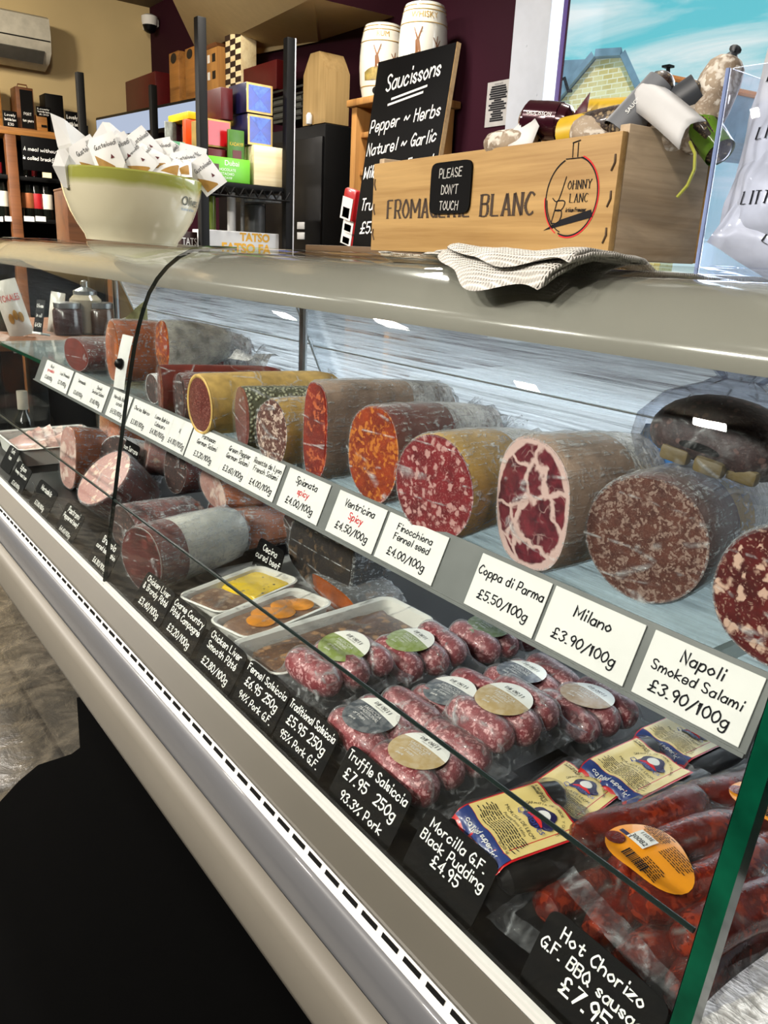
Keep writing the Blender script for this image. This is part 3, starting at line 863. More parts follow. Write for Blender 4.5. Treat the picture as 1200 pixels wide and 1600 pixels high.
ZS = CAMZ + SZ           # top of the glass shelf
ZD = CAMZ - .53          # deck of the counter
GS = 'cut salamis on the glass shelf'
def shelf_at(u, v, dz=0.0): return W(u, v, z=ZS + dz)
log_meat('large dark red salami with big white fat pieces, nearest on the glass shelf', 'salami', (.535, .232, ZS), .054, .0530, .20, M_napoli, M_case_d, 0.0, seed=1.2, film_m=M_film, group=GS)
log_meat('brown fine-grained round salami above the Milano label', 'salami', (.553, .360, ZS), .0545, .0545, .21, M_milano, M_case_d, .16, seed=2.1, wobble=.012, film_m=M_film, group=GS, taper=.75, band=((.30, .48, M_case_y), (.48, .95, M_filmw)))
log_meat('marbled coppa with thick white fat veins above the Coppa di Parma label', 'cured meat', (.527, .463, ZS), .0475, .0605, .19, M_coppa, M_case, -.08, n=2.5, wobble=.03, seed=3.3, film_m=M_film, group=GS, name='coppa', taper=.72, band=((.45, .9, M_filmw),))
log_meat('round red salami with pale casing above the fennel seed label', 'salami', (.500, .566, ZS), .0535, .0530, .17, M_fino, M_case_y, .10, seed=4.4, wobble=.015, film_m=M_film, group=GS, taper=.7, band=((.5, .92, M_filmw),))
log_meat('orange oval chilli salami above the Ventricina label', 'salami', (.525, .700, ZS), .046, .0545, .20, M_ventr, M_case_r, .05, n=2.2, seed=5.0, wobble=.05, film_m=M_film, group=GS, taper=.68, band=((.45, .9, M_filmw),))
log_meat('flat deep red salami slab standing on edge above the Spianata label', 'salami', (.515, .805, ZS), .0275, .0605, .22, M_spian, M_case, .0, n=2.8, seed=6.1, wobble=.05, film_m=M_film, group=GS, taper=.75, band=((.6, .92, M_filmw),))
log_meat('small ragged brown salami with white fat specks above the Rosette label', 'salami', (.500, .885, ZS), .036, .0450, .15, M_roset, M_case_y, .05, seed=7.7, wobble=.07, film_m=M_film, group=GS)
log_meat('salami rolled in green peppercorns above the Green Pepper label', 'salami', (.510, .985, ZS), .038, .0445, .20, M_parm, M_pepper, -.22, n=2.3, seed=8.2, wobble=.03, film_m=M_filmf, group=GS)
log_meat('salami with thick yellow parmesan coat above the Parmesan label', 'salami', (.497, 1.093, ZS), .044, .0455, .25, M_parm, M_rind, .0, seed=9.1, wobble=.01, film_m=M_filmf, group=GS, filmface=False, rim=.87)
# pale rim of the parmesan salami
log_meat('dark red chorizo half beside the parmesan salami, above the Lomo label', 'chorizo', (.515, 1.205, ZS), .030, .038, .16, M_dark, M_case_r, -.12, seed=2.7, wobble=.05, film_m=M_film, group=GS, name='chorizo')
log_meat('red-brown chorizo lying flat behind a knot of film, left of the parmesan salami', 'chorizo', (.505, 1.262, ZS), .026, .040, .22, M_chorizo, M_case_r, -.2, seed=3.9, wobble=.06, film_m=M_filmf, group=GS, name='chorizo')
log_meat('mottled red and yellow sausage end resting on top of the dark chorizos', 'sausage', (.575, 1.42, ZS + .05), .038, .044, .13, M_ventr, M_silver, -.05, n=2.4, seed=4.9, wobble=.06, taper=.6, film_m=M_film, group=GS, name='sausage')
log_meat('dark purple salami wrapped in white film at the back of the shelf', 'salami', (.665, 1.50, ZS + .0), .055, .060, .12, M_dark, M_fino, -.25, seed=5.9, taper=.6, band=((.45, .95, M_filmw),), film_m=M_film, group=GS)
log_meat('sausage lying low in foggy film under the red and yellow sausage', 'sausage', (.53, 1.36, ZS), .042, .026, .2, M_dark, M_silver, -.1, seed=6.6, film_m=M_filmw, group=GS, name='sausage')
log_meat('tall orange sobrasada sausage near the far end of the shelf', 'sausage', (.545, 1.60, ZS), .055, .062, .16, M_orange, M_orange, -.1, n=2.3, seed=7.1, wobble=.07, film_m=M_film, group=GS, name='sausage')
log_meat('short dark red wrapped salami, leftmost on the glass shelf', 'salami', (.525, 1.775, ZS), .062, .036, .16, M_case_r, M_case_r, .1, seed=8.8, wobble=.06, film_m=M_film, group=GS)
# a wedge of pale cheese behind
o = thing('cheese_wedge', 'pale yellow-green crumbly cheese wedge behind the orange sausage', 'cheese', (.645, 1.80, ZS + .045), -.6)
mb = MB(); mb.grid(lambda u, v: (math.cos(PI * (u - .5)) * .05 * (1 - .06 * v), math.sin(PI * (u - .5)) * .05, .055 * v + .05 * math.sin(PI * u) * v), 14, 5)
mb.grid(lambda u, v: (math.cos(PI * (u - .5)) * .05 * .94 * v, math.sin(PI * (u - .5)) * .05 * v, .055 + .05 * math.sin(PI * u) * v), 14, 4)
mb.build('cheese', plain('crumbly_cheese', '#b5b37a', .7, vary=.4, scale=60, bump=.6, bscale=120), o)
mb = MB(); mb.box((-.001, 0, .03), (.004, .1, .07), .001); mb.build('rind', M_white, o)
mb = MB(); mb.box((0, 0, -.024), (.09, .11, .042), .012); mb.build('box_base', M_case_r, o)
# white paper ticket with black clip stuck in the orange sausage
o = thing('paper_slip', 'white paper slip with a black clip hanging on the orange sausage', 'paper slip', W(192, 555, x=.505) , 0, None, F(0, 1.25, .1))
mb = MB(); mb.grid(lambda u, v: ((u - .5) * .042, (v - .62) * .095, .004 * math.sin(PI * u) - .008 * (1 - v) ** 2), 6, 8); mb.build('slip', M_white, o)
mb = MB(); mb.disc(lambda r, g: (r * .010 * math.cos(g) + .004, -.016 + r * .010 * math.sin(g), .010 * math.sqrt(max(0, 1 - r * r)) + .003), 4, 18); mb.build('clip', M_blackp, o)
# the bag of dark salami lying over the two biggest
o = thing('bagged_salami', 'tied clear bag of dark sliced salami lying on top of the brown round salami', 'bag of salami', W(1118, 735, x=.64), 0, None, F(0, .05, .1, .12))
mb = MB()
mb.grid(lambda u, v: (.062 * math.cos(2 * PI * u) * math.sin(PI * (.04 + .92 * v)) ** .6, -.045 * math.cos(PI * v), .028 + max(-.02, .036 * math.sin(2 * PI * u)) * math.sin(PI * (.04 + .92 * v))), 28, 12, cu=True)
mb.build('salami', M_dark, o)
mb = MB()
for k, (x, y, r_) in enumerate(((-.020, -.040, .2), (.012, -.043, -.15), (.036, -.034, .1))): mb.box((x, y, .016), (.026, .012, .014), .004)
mb.build('rind_pieces', plain('rind_tan', '#7d6a3e', .5, vary=.4), o)
rb = random.Random(3)
def bagf(u, v):
    g = 2 * PI * u
    k = [(.070, 0), (.078, .02), (.076, .04), (.058, .062), (.030, .076), (.016, .084), (.032, .098), (.048, .112)][round(v * 7)]
    w = 1 + (.03 if v < .6 else .22) * (math.sin(7 * g + 4 * v) + .6 * math.sin(11 * g))
    return (k[0] * w * math.cos(g), k[0] * .72 * w * math.sin(g), k[1] - .004 + (.008 * math.sin(5 * g) if v > .9 else 0))
mb = MB(); mb.grid(bagf, 40, 8, cu=True); mb.build('bag', M_bag, o)
# slip of blue paper beside it
o = thing('paper_scrap', 'bright blue paper scrap lying behind the brown round salami', 'paper scrap', W(1030, 700, x=.66), 0, None, F(0, .9, .1))
mb = MB(); mb.grid(lambda u, v: ((u - .5) * .05, (v - .5) * .045, .004 * math.sin(5 * u)), 6, 4); mb.build('scrap', plain('blue_paper', '#1f86d8', .6), o)
# silver tongs and loose film behind on the shelf
o = thing('crumpled_film', 'crumpled silver film twist on the shelf behind the parmesan salami', 'cling film', W(395, 575, x=.72), .4)
mb = MB(); mb.grid(lambda u, v: ((u - .5) * .10, (v - .5) * .05, .02 + .022 * math.sin(9 * u + 5 * v) * math.sin(7 * v + 2 * u) * (1 - abs(2 * u - 1))), 16, 10); mb.build('twist', M_filmw, o)

# ------------------------------------------------------------ price labels on the rail
GP = 'white price labels on the shelf rail'
def px_y(u, v): return W(u, v, x=.489).y
TH = math.atan2(e_up.z, e_up.x)
def price(L, R, lines, label, split=False):
    y0, y1 = px_y(*L), px_y(*R); w = y0 - y1; c = (RB + RT) / 2 + e_n * .0012
    o = thing('price_label', label, 'price label', (c.x, (y0 + y1) / 2, c.z), 0, GP, F(0, TH))
    mb = MB(); mb.box((0, 0, 0), (w, .050, .0010), .0004); mb.build('card', M_white, o, smooth=0)
    mk = {0: MB(), 1: MB()}; used = set()
    n = len(lines)
    for (s_, y, h, xo, red) in lines:
        pen(mk[red], s_, xo * w, y, h, h * .15, maxw=w * .92, lift=.0009, slant=.08); used.add(red)
    if 0 in used: mk[0].build('lettering', M_ink, o, smooth=0, normals=False)
    if 1 in used: mk[1].build('red_lettering', M_red, o, smooth=0, normals=False)
    return o
price((1007, 1025), (1179, 1100), [('Napoli', .011, .0085, 0, 0), ('Smoked Salami', -.002, .0072, 0, 0), ('£3.90/100g', -.0175, .0085, 0, 0)], 'white price label reading Napoli smoked salami')
price((853, 957), (993, 1018), [('Milano', .008, .0088, 0, 0), ('£3.90/100g', -.015, .0085, 0, 0)], 'white price label reading Milano')
price((740, 903), (848, 951), [('Coppa di Parma', .007, .008, 0, 0), ('£5.50/100g', -.014, .0082, 0, 0)], 'white price label reading Coppa di Parma')
price((597, 845), (688, 880), [('Finocchiona', .011, .007, 0, 0), ('Fennel seed', .001, .007, 0, 0), ('£4.00/100g', -.016, .008, 0, 0)], 'white price label reading fennel seed')
price((520, 806), (593, 840), [('Ventricina', .011, .008, 0, 0), ('Spicy', -.001, .0075, 0, 1), ('£4.50/100g', -.0165, .0082, 0, 0)], 'white price label reading Ventricina with red word spicy')
price((443, 770), (506, 797), [('Spianata', .011, .008, 0, 0), ('spicy', -.001, .0075, 0, 1), ('£4.00/100g', -.0165, .0082, 0, 0)], 'white price label reading Spianata with red word spicy')
def strip(us, texts, labels):
    for i, tx in enumerate(texts): price(us[i], us[i + 1], tx, labels[i])
strip([(297, 700), (349, 726), (391, 747), (436, 768)],
      [[('Parmesan', .012, .0068, 0, 0), ('German Salami', .002, .0066, 0, 0), ('£3.20/100g', -.0165, .0078, 0, 0)],
       [('Green Pepper', .012, .0068, 0, 0), ('German Salami', .002, .0066, 0, 0), ('£3.60/100g', -.0165, .0078, 0, 0)],
       [('Rosette de Lyon', .012, .0068, 0, 0), ('French Salami', .002, .0066, 0, 0), ('£4.00/100g', -.0165, .0078, 0, 0)]],
      ['white price label reading Parmesan German salami', 'white price label reading Green Pepper German salami', 'white price label reading Rosette de Lyon'])
strip([(204, 652), (236, 668), (266, 684), (295, 699)],
      [[('Chorizo Ibérico', .008, .0066, 0, 0), ('£3.80/100g', -.0165, .0078, 0, 0)],
       [('Lomo Ibérico', .009, .0066, 0, 0), ('Cabecero', -.002, .0066, 0, 0), ('£4.80/100g', -.0165, .0078, 0, 0)],
       [('N.', .004, .0066, 0, 0), ('£4.80/100g', -.0165, .0078, 0, 0)]],
      ['white price label reading Chorizo Ibérico', 'white price label reading Lomo Ibérico Cabecero', 'white price label half covered by film, left of the Parmesan label'])
price((172, 637), (201, 650), [('Morcilla Ibérica', .011, .0066, 0, 0), ('curado', .001, .0066, 0, 0), ('£4.50/100g', -.0165, .0078, 0, 0)], 'white price label reading Morcilla Ibérica curado')
strip([(113, 606), (140, 619), (166, 632)],
      [[('Sobrasada', .009, .0066, 0, 0), ('£3.60/100g', -.0165, .0075, 0, 0)],
       [('Danish', .012, .0066, 0, 0), ('Smoked Salami', .002, .0066, 0, 0), ('£1.60/100g', -.0165, .0075, 0, 0)]],
      ['white price label reading Sobrasada', 'white price label reading Danish smoked salami'])
strip([(69, 583), (90, 593), (110, 604)],
      [[('Nduja', .013, .0066, 0, 0), ('spreadable', .003, .0066, 0, 1), ('£3.60/100g', -.0145, .0075, 0, 0)],
       [('Louk Bresaola', .007, .0066, 0, 0), ('£2.70/100g', -.012, .0075, 0, 0)]],
      ['white price label with red second line, leftmost on the rail', 'white price label reading Bresaola, second from the left end of the rail'])

# ------------------------------------------------------------ packs and trays on the counter deck
M_foam = plain('white_foam', '#e4e4de', .45, vary=.03)
M_lab = {}
def two_tone(name, col):
    m, t = newmat(name)
    v = t.coords()
    y = t.n('ShaderNodeSeparateXYZ', None, Vector=v).outputs[1]
    f = t.math('GREATER_THAN', y, .0075)
    c = t.mix(t.ramp(t.noise(v, 120.0, 2), [(.4, 0.0), (.6, .12)]), col, '#ffffff')
    t.out(t.pbr(t.mix(f, c, '#ecebe4'), .3, 0.0, None, .5, .3)); return m
M_lab['green'] = two_tone('label_green', '#7f8f4c')
M_lab['dgreen'] = two_tone('label_dark_green', '#5c7033')
M_lab['grey'] = two_tone('label_grey', '#4b5158')
M_lab['navy'] = two_tone('label_navy', '#232a38')
M_lab['tan'] = two_tone('label_tan', '#b39a6c')
M_lab['brown'] = two_tone('label_brown', '#8b6c40')

def pack_h(links, r, hl):
    def h(x, y):
        z = 0.0
        for (lx, ly) in links:
            dx = max(abs(x - lx) - hl, 0); d = math.hypot(dx, y - ly)
            q = r + math.sqrt(max(r * r - d * d, 0)) if d < r else r * math.exp(-(d - r) / (r * .45))
            z = smax(z, q, r * .5)
        return z
    return h
def drape(h, x0, x1, y0, y1, n, amp, seed, fall=.012):
    def fn(u, v):
        x = x0 + (x1 - x0) * u; y = y0 + (y1 - y0) * v
        e = min(u, 1 - u, v, 1 - v) * 2 * min(x1 - x0, y1 - y0) / 2
        k = min(1, e / fall)
        w = amp * mnoise.noise((x * 70 + seed * 9, y * 70, seed)) * (1.6 if k < 1 else 1)
        return (x, y, max(.0012, h(x, y) * (k if k < 1 else 1) + .0016 + w))
    return fn

GK = 'vacuum packs of sausages'
def skirt(mb, x, y, lim):
    """outer sealed margin of a pack gets the cloudier film"""
    for f in mb.bm.faces:
        c = f.calc_center_median()
        if abs(c.x) > x - lim or abs(c.y) > y - lim: f.material_index = 1
def salsiccia_pack(c, kind, sort, label, yaw=0.0, pitch=0.0, roll=0.0, seed=0, dy=.0):
    o = thing('sausage_pack', label, 'sausage pack', c, 0, GK, F(c, pitch, yaw, roll))
    rnd = random.Random(seed); r = .0195
    links = [(rnd.uniform(-.004, .004), dy - .036), (rnd.uniform(-.004, .004), dy - .001), (rnd.uniform(-.004, .004), dy + .034)]
    for (lx, ly) in links:
        bend = rnd.uniform(-.005, .005); rr_ = r * rnd.uniform(.96, 1.06)
        mb = MB()
        prf = [(-.044, .2), (-.043, .45), (-.039, .75), (-.032, .94), (-.022, 1.02), (-.010, 1.04), (0, 1.0), (.012, 1.03), (.023, 1.02), (.032, .94), (.039, .74), (.043, .45), (.044, .2)]
        mb.tube([(lx + p, ly + bend * (1 - (p / .044) ** 2), r) for p, k in prf], [k * rr_ for p, k in prf], 18)
        mb.build('sausage', M_saus, o)
    h = pack_h(links, r, .027)
    mb = MB(); mb.grid(drape(h, -.060, .060, dy - .068, dy + .068, 40, .0014, seed), 44, 48)
    for f in mb.bm.faces:
        q = f.calc_center_median()
        if abs(q.x) > .052 or abs(q.y - dy) > .060: f.material_index = 1
    mb.build('vacuum_film', [M_vac, M_bag], o)
    R_ = .0315; top = 2 * r + .0042; ta_, tb_ = rnd.uniform(-.08, .08), rnd.uniform(-.06, .1)
    hz = lambda x, y: top - 2.2 * (x * x * 1.4 + y * y) + ta_ * x + tb_ * y
    mb = MB(); mb.disc(lambda q, g: (q * R_ * math.cos(g), q * R_ * math.sin(g), hz(q * R_ * math.cos(g), q * R_ * math.sin(g))), 7, 40)
    lb = mb.build('label', M_lab[kind], o)
    T = lambda a, b: (a, b, hz(a, b) + .0005)
    mb = MB(); serif(mb, 'DIFORTI', 0, .0135, .0052, T, maxw=.036); prints(mb, 'ITALIAN FOOD', 0, .0102, .0016, T)
    mb.build('print', M_ink, lb, smooth=0, normals=False)
    mb = MB(); prints(mb, 'SALSICCIA', 0, .0000, .0046, T, maxw=.034); prints(mb, sort, 0, -.0058, .0044, T, maxw=.034)
    pen(mb, 'artisan', -.004, -.0145, .004, .0005, T, slant=.2); pen(mb, 'pork', -.006, -.0215, .003, .0005, T, slant=.2)
    mb.poly([T(-.008, -.0090), T(.008, -.0090), T(.008, -.0085), T(-.008, -.0085)])
    mb.build('white_print', M_white, lb, smooth=0, normals=False)
    return o
def at_pack(u, v, zl): p = W(u, v, z=CAMZ + zl); return (p.x, p.y, CAMZ + zl - .043)
salsiccia_pack(at_pack(540, 1005, -.445), 'green', 'FENNEL', 'sausage pack with pale green and white round label, nearest of the green-label row', .05, .06, 0, 1, -.006)
salsiccia_pack(at_pack(643, 996, -.462), 'green', 'FENNEL', 'sausage pack with green and white label behind the front green-label pack', -.12, .05, 0, 2, .018)
salsiccia_pack(at_pack(765, 974, -.475), 'dgreen', 'FENNEL', 'sausage pack with dark green label half under the Coppa di Parma price label', -.05, .0, .0, 3, .012)
salsiccia_pack(at_pack(582, 1113, -.468), 'grey', 'TRADITIONAL', 'sausage pack with grey and white label at the front behind the Traditional sign', .0, .04, 0, 4, .022)
salsiccia_pack(at_pack(703, 1076, -.480), 'grey', 'TRADITIONAL', 'sausage pack with grey label lying between the green and the tan packs', .1, .0, 0, 5, .02)
salsiccia_pack(at_pack(815, 1046, -.486), 'navy', 'TRADITIONAL', 'sausage pack with navy and white label at the back under the Milano price label', -.1, .0, 0, 6, .02)
salsiccia_pack(at_pack(657, 1168, -.470), 'tan', 'TRUFFLE', 'sausage pack with tan and white label at the front behind the Truffle sign', .06, .05, 0, 7, .020)
salsiccia_pack(at_pack(790, 1087, -.445), 'tan', 'TRUFFLE', 'sausage pack with tan label heaped higher, second of the tan-label row', -.02, .06, 0, 8, .004)
salsiccia_pack(at_pack(918, 1083, -.474), 'brown', 'TRUFFLE', 'sausage pack with brown and white label below the gap between Milano and Napoli price labels', -.1, .0, 0, 9, .006)

# black pudding packs
def black_pudding(c, label, yaw=0.0, pitch=0.0, roll=0.0, seed=0, k=1.0):
    o = thing('black_pudding_pack', label, 'black pudding pack', c, 0, 'black pudding packs with cream labels', F(c, pitch, yaw, roll))
    o.scale = (k, k, k)
    r = .019; links = [(-.030, 0), (.004, 0.0), (.036, 0.0)]
    def h(x, y):
        z = 0
        for lx, _ in links:
            dy = max(abs(y - .014) - .040, 0); d = math.hypot(dy, x - lx)
            q = r + math.sqrt(max(r * r - d * d, 0)) * .8 if d < r else r * math.exp(-(d - r) / (r * .5))
            z = smax(z, q, r)
        return z * .8
    for lx, _ in links[::2]:
        mb = MB(); mb.tube([(lx, y, r * .78) for y in (-.040, -.034, -.016, .014, .044, .064, .070)], [q * r * .78 for q in (.3, .8, 1, 1.02, 1, .8, .3)], 14); mb.build('black_pudding', M_pud, o)
    mb = MB(); mb.grid(drape(h, -.066, .066, -.054, .086, 40, .0016, seed + 20, .016), 36, 40); mb.build('vacuum_film', M_pudfilm, o)
    hw, hl = .036, .044
    T = lambda a, b: (a, b, h(a, b) + .0042)
    def lab(x0, x1, y0, y1, lift, nx=14, ny=14):
        mb = MB(); mb.grid(lambda u, v: (x0 + (x1 - x0) * u, y0 + (y1 - y0) * v, T(x0 + (x1 - x0) * u, y0 + (y1 - y0) * v)[2] + lift), nx, ny); return mb
    lb = lab(-hw, hw, -hl, hl, 0).build('label', M_labred, o, 'red edge of the label')
    lab(-hw + .002, hw - .002, -hl + .015, hl - .002, .0004).build('label_field', M_labcream, lb)
    lab(-hw + .002, hw - .002, -hl + .002, -hl + .0145, .0004).build('label_strip', M_labblue, lb)
    U = lambda a, b: (a, b, h(a, b) + .0055)
    mb = MB()
    prints(mb, 'MORCILLA DE LEÓN', 0, -.0005, .0034, U, maxw=.062); prints(mb, 'Pudding from León', 0, -.0055, .0030, U, maxw=.056)
    for i in range(9):
        w = [.05, .056, .052, .058, .05, .055, .045, .058, .04][i]; y = -.0085 - i * .0022
        if i > 8: break
        x = -w / 2
        rr = random.Random(i)
        while x < w / 2 - .002:
            l = rr.uniform(.002, .006); mb.poly([U(x, y), U(x + l, y), U(x + l, y + .0009), U(x, y + .0009)]); x += l + .001
    for i, ch in enumerate('GARANTIA DE SABOR Y CALIDAD'):
        g = PI * (.93 - .86 * i / 26); prints(mb, ch, .021 * math.cos(g) + .004, .0155 + .021 * math.sin(g), .0026, U, rotz=g - PI / 2)
    pen(mb, 'A su gusto', -.022, .037, .0026, .0004, U, slant=.2); pen(mb, 'desde 1960', -.022, .0335, .0026, .0004, U, slant=.2)
    prints(mb, '0,250 kg', .02, -.0285, .003, U)
    mb.build('print', M_ink, lb, smooth=0, normals=False)
    mb = MB(); mb.disc(lambda q, g: (lambda a, b: (a, b, h(a, b) + .0056))(.004 + q * .0145 * math.cos(g) * (1 + .12 * math.cos(5 * g)), .019 + q * .0125 * math.sin(g) * (1 + .12 * math.cos(5 * g))), 4, 30); mb.build('crest', M_labnavy, lb, smooth=0)
    mb = MB(); mb.disc(lambda q, g: (lambda a, b: (a, b, h(a, b) + .0060))(.004 + q * .0065 * math.cos(g), .022 + q * .006 * math.sin(g)), 3, 20)
    mb.build('crest_disc', M_white, lb, smooth=0)
    mb = MB(); mb.grid(lambda u, v: (lambda a, b: (a, b, h(a, b) + .0060))(-.006 + .020 * u, .0125 + .005 * v * math.sin(PI * (.1 + .8 * u))), 6, 3); mb.build('crest_sash', M_red, lb, smooth=0)
    mb = MB(); prints(mb, 'Quiñones', .003, .0075, .0068, lambda a, b: (a, b, h(a, b) + .0064), maxw=.042); mb.build('logo_lettering', M_labblue2, lb, smooth=0, normals=False)
    mb = MB(); pen(mb, 'calidad superior', 0, -hl + .006, .0042, .0006, U, maxw=.055, slant=.25); mb.build('strip_lettering', M_white, lb, smooth=0, normals=False)
    return o
M_pud = plain('black_pudding_skin', '#0d0b0c', .3, vary=.4, scale=60, bump=.5, bscale=120)
M_pudfilm = film('dark_pack_film', white='#5a5a5c', haze=.2, scale=55.0, base=.05, edge=.4, rough=.06, lo=.58, hi=.76)
M_labred = plain('label_red', '#b5131b', .3, coat=.3)
M_labcream = plain('label_cream', '#d8c27c', .3, vary=.06, coat=.3)
M_labblue = plain('label_blue', '#24366f', .3, coat=.3)
M_labnavy = plain('label_crest_navy', '#221c46', .3)
M_labblue2 = plain('label_logo_blue', '#2f3f8f', .3)
def at_bp(u, v, zl): p = W(u, v, z=CAMZ + zl); return (p.x, p.y, CAMZ + zl - .036)
black_pudding(at_bp(812, 1276, -.466), 'black pudding pack at the very front, its label tilted behind the Morcilla sign', -.22, .05, .05, 1, 1.05)
black_pudding(at_bp(893, 1230, -.482), 'black pudding pack half covered, just behind the front pudding pack', .12, .0, .0, 2, .95)
black_pudding(at_bp(995, 1193, -.474), 'black pudding pack with whole cream label, third from the front', -.06, .02, .0, 3)
black_pudding(at_bp(1068, 1142, -.488), 'black pudding pack at the back under the Napoli price label', -.06, .0, .0, 4, .95)

# chorizo packs
M_labor = plain('label_orange', '#e2901c', .3, vary=.05, coat=.4)
def chorizo_pack(c, label, yaw=0.0, pitch=0.0, seed=0, roll=0.0, lab=(0, 0), hasl=True):
    o = thing('chorizo_pack', label, 'chorizo pack', c, 0, 'clear packs of red chorizo', F(c, pitch, yaw, roll))
    rnd = random.Random(seed); r = .021
    ls = [(-.058, .0), (-.020, .006), (.018, -.002), (.056, .003)]
    def h(x, y):
        z = 0
        for lx, ly in ls:
            dy = max(abs(y - ly) - .052, 0); d = math.hypot(dy, x - lx)
            q = r + math.sqrt(max(r * r - d * d, 0)) * .9 if d < r else r * math.exp(-(d - r) / (r * .5))
            z = smax(z, q, r * .7)
        return z * .92
    for lx, ly in ls:
        mb = MB(); ys = [-.072, -.066, -.05, -.025, 0, .025, .05, .066, .072]
        mb.tube([(lx + .004 * math.sin(40 * y + lx * 90), ly + y, r * .92) for y in ys], [q * r * .92 for q in (.3, .75, .97, 1.0, .97, 1.0, .97, .75, .3)], 16); mb.build('chorizo', M_chorizo, o)
    mb = MB(); mb.grid(drape(h, -.098, .098, -.098, .105, 44, .0022, seed + 40, .022), 48, 48); skirt(mb, .098, .100, .018); mb.build('vacuum_film', [M_chfilm, M_bag], o)
    if not hasl: return o
    lx0, ly0 = lab
    def outline(g):
        k = 1 + .10 * math.cos(2 * g) + .07 * math.cos(3 * g + .5)
        return (.036 * k * math.cos(g), .031 * k * math.sin(g))
    T = lambda a, b, l=.0046: (a, b, 2 * r * .92 + .001 - 3.0 * (a * a + b * b) + .012 * math.sin(30 * a) * abs(b) + l)
    mb = MB(); mb.disc(lambda q, g: T(outline(g)[0] * q, outline(g)[1] * q, .0044), 8, 40); lb = mb.build('label', M_labor, o, loc=(lx0, ly0, 0))
    U = lambda a, b: T(a, b, .0056)
    mb = MB(); rr = random.Random(seed)
    for blk in ((-.026, -.002, .016, .027, 6), (.004, .030, .004, .022, 8), (.004, .026, -.020, -.006, 7)):
        for i in range(blk[4]):
            y = blk[2] + (blk[3] - blk[2]) * i / blk[4]; x = blk[0]
            while x < blk[1] - .002:
                l = rr.uniform(.002, .005); mb.poly([U(x, y), U(x + l, y), U(x + l, y + .0009), U(x, y + .0009)]); x += l + .0009
    x = -.010
    for i in range(14):
        w = rr.choice((.0006, .0010, .0015)); mb.poly([U(x, -.022), U(x + w, -.022), U(x + w, -.013), U(x, -.013)]); x += w + .0008
    prints(mb, 'CHORIZO', -.012, .0125, .0034, U)
    mb.build('print', M_ink, lb, smooth=0, normals=False)
    mb = MB(); mb.grid(lambda u, v: T(-.022 + .019 * u, -.006 + .017 * v, .0062), 6, 6); stk = mb.build('sticker', M_white, lb)
    V = lambda a, b: T(a, b, .0068)
    mb = MB(); prints(mb, '1103E', -.0125, .0055, .0040, V, maxw=.016); prints(mb, '30082', -.0125, -.0035, .0050, V, maxw=.017)
    mb.build('print', M_ink, stk, smooth=0, normals=False)
    mb = MB(); mb.disc(lambda q, g: T(-.026 + q * .009 * math.cos(g), -.014 + q * .007 * math.sin(g), .0058), 3, 18); mb.build('photo', M_chorizo, lb)
    mb = MB(); mb.grid(lambda u, v: T(-.031 + .012 * u, -.006 + .004 * v, .0062), 3, 3); mb.build('badge', M_labnavy, lb)
    return o
def at_ch(u, v, zl): p = W(u, v, z=CAMZ + zl); return Vector((p.x, p.y, CAMZ + zl - .040))
c1 = at_ch(1020, 1345, -.452)
chorizo_pack(c1 + Vector((.040, -.012, 0.006)), 'chorizo pack with orange label and white price sticker, behind the Hot Chorizo sign', -.22, .06, 1, 0, (-.006, -.040))
c2 = at_ch(1180, 1262, -.462)
chorizo_pack(c2 + Vector((.03, -.02, 0)), 'chorizo pack with an orange label cut off by the green glass edge, further back', -.2, .0, 2, 0, (-.01, -.016))
chorizo_pack((.675, .150, ZD + .004), 'chorizo pack without visible label, seen past the green glass edge', -.1, .0, 3, 0, (0, 0), False)
chorizo_pack((.520, .275, ZD + .001), 'limp clear chorizo pack under the labelled one, right behind the Hot Chorizo sign', .08, .0, 5, 0, (0, 0), False)

# pate trays
def foam_tray(name, label, cat, loc, w, l, yaw, hgt=.030, group=None, z=0.0):
    o = thing(name, label, cat, loc, 0, group, F(loc, 0, yaw))
    def rr(k, n=None):
        hw, hl, cr = w / 2 + k, l / 2 + k, max(.006, .018 + k)
        pts = []
        for (sx, sy, a0) in ((1, 1, 0), (-1, 1, PI / 2), (-1, -1, PI), (1, -1, 1.5 * PI)):
            for j in range(12): a = a0 + PI / 2 * j / 11; pts.append((sx * (hw - cr) + cr * math.cos(a), sy * (hl - cr) + cr * math.sin(a)))
        return pts
    rings = [(-.012, 0), (-.008, .001), (-.001, hgt - .004), (0.003, hgt - .002), (.004, hgt), (.001, hgt + .001), (-.004, hgt - .002), (-.012, .004)]
    mb = MB(); prev = None
    for k, zz in rings:
        ring = [mb.bm.verts.new((x, y, zz)) for x, y in rr(k)]
        if prev:
            for i in range(48): mb.face([prev[i], prev[(i + 1) % 48], ring[(i + 1) % 48], ring[i]])
        else: mb.face(ring[::-1])
        prev = ring
    mb.face(prev); mb.build('tray', M_foam, o)
    return o
def loaf(o, w, l, h, mat, nm='pate', seed=1, amp=.003, x=0, y=0, z=.004, lab=None):
    mb = MB()
    def fn(u, v):
        a = 2 * PI * u; c, s_ = superd(a, 9); k = [1, 1.0, .97, .90, .6, 0][round(v * 5)]; zz = [0, .5, .85, .97, 1, 1][round(v * 5)] * h
        q = mnoise.noise((c * k * 3 + seed, s_ * k * 3, seed)) * amp
        return (x + c * k * w / 2, y + s_ * k * l / 2, z + zz + (q if v > .3 else 0))
    mb.grid(fn, 48, 6, cu=True); return mb.build(nm, mat, o, lab)
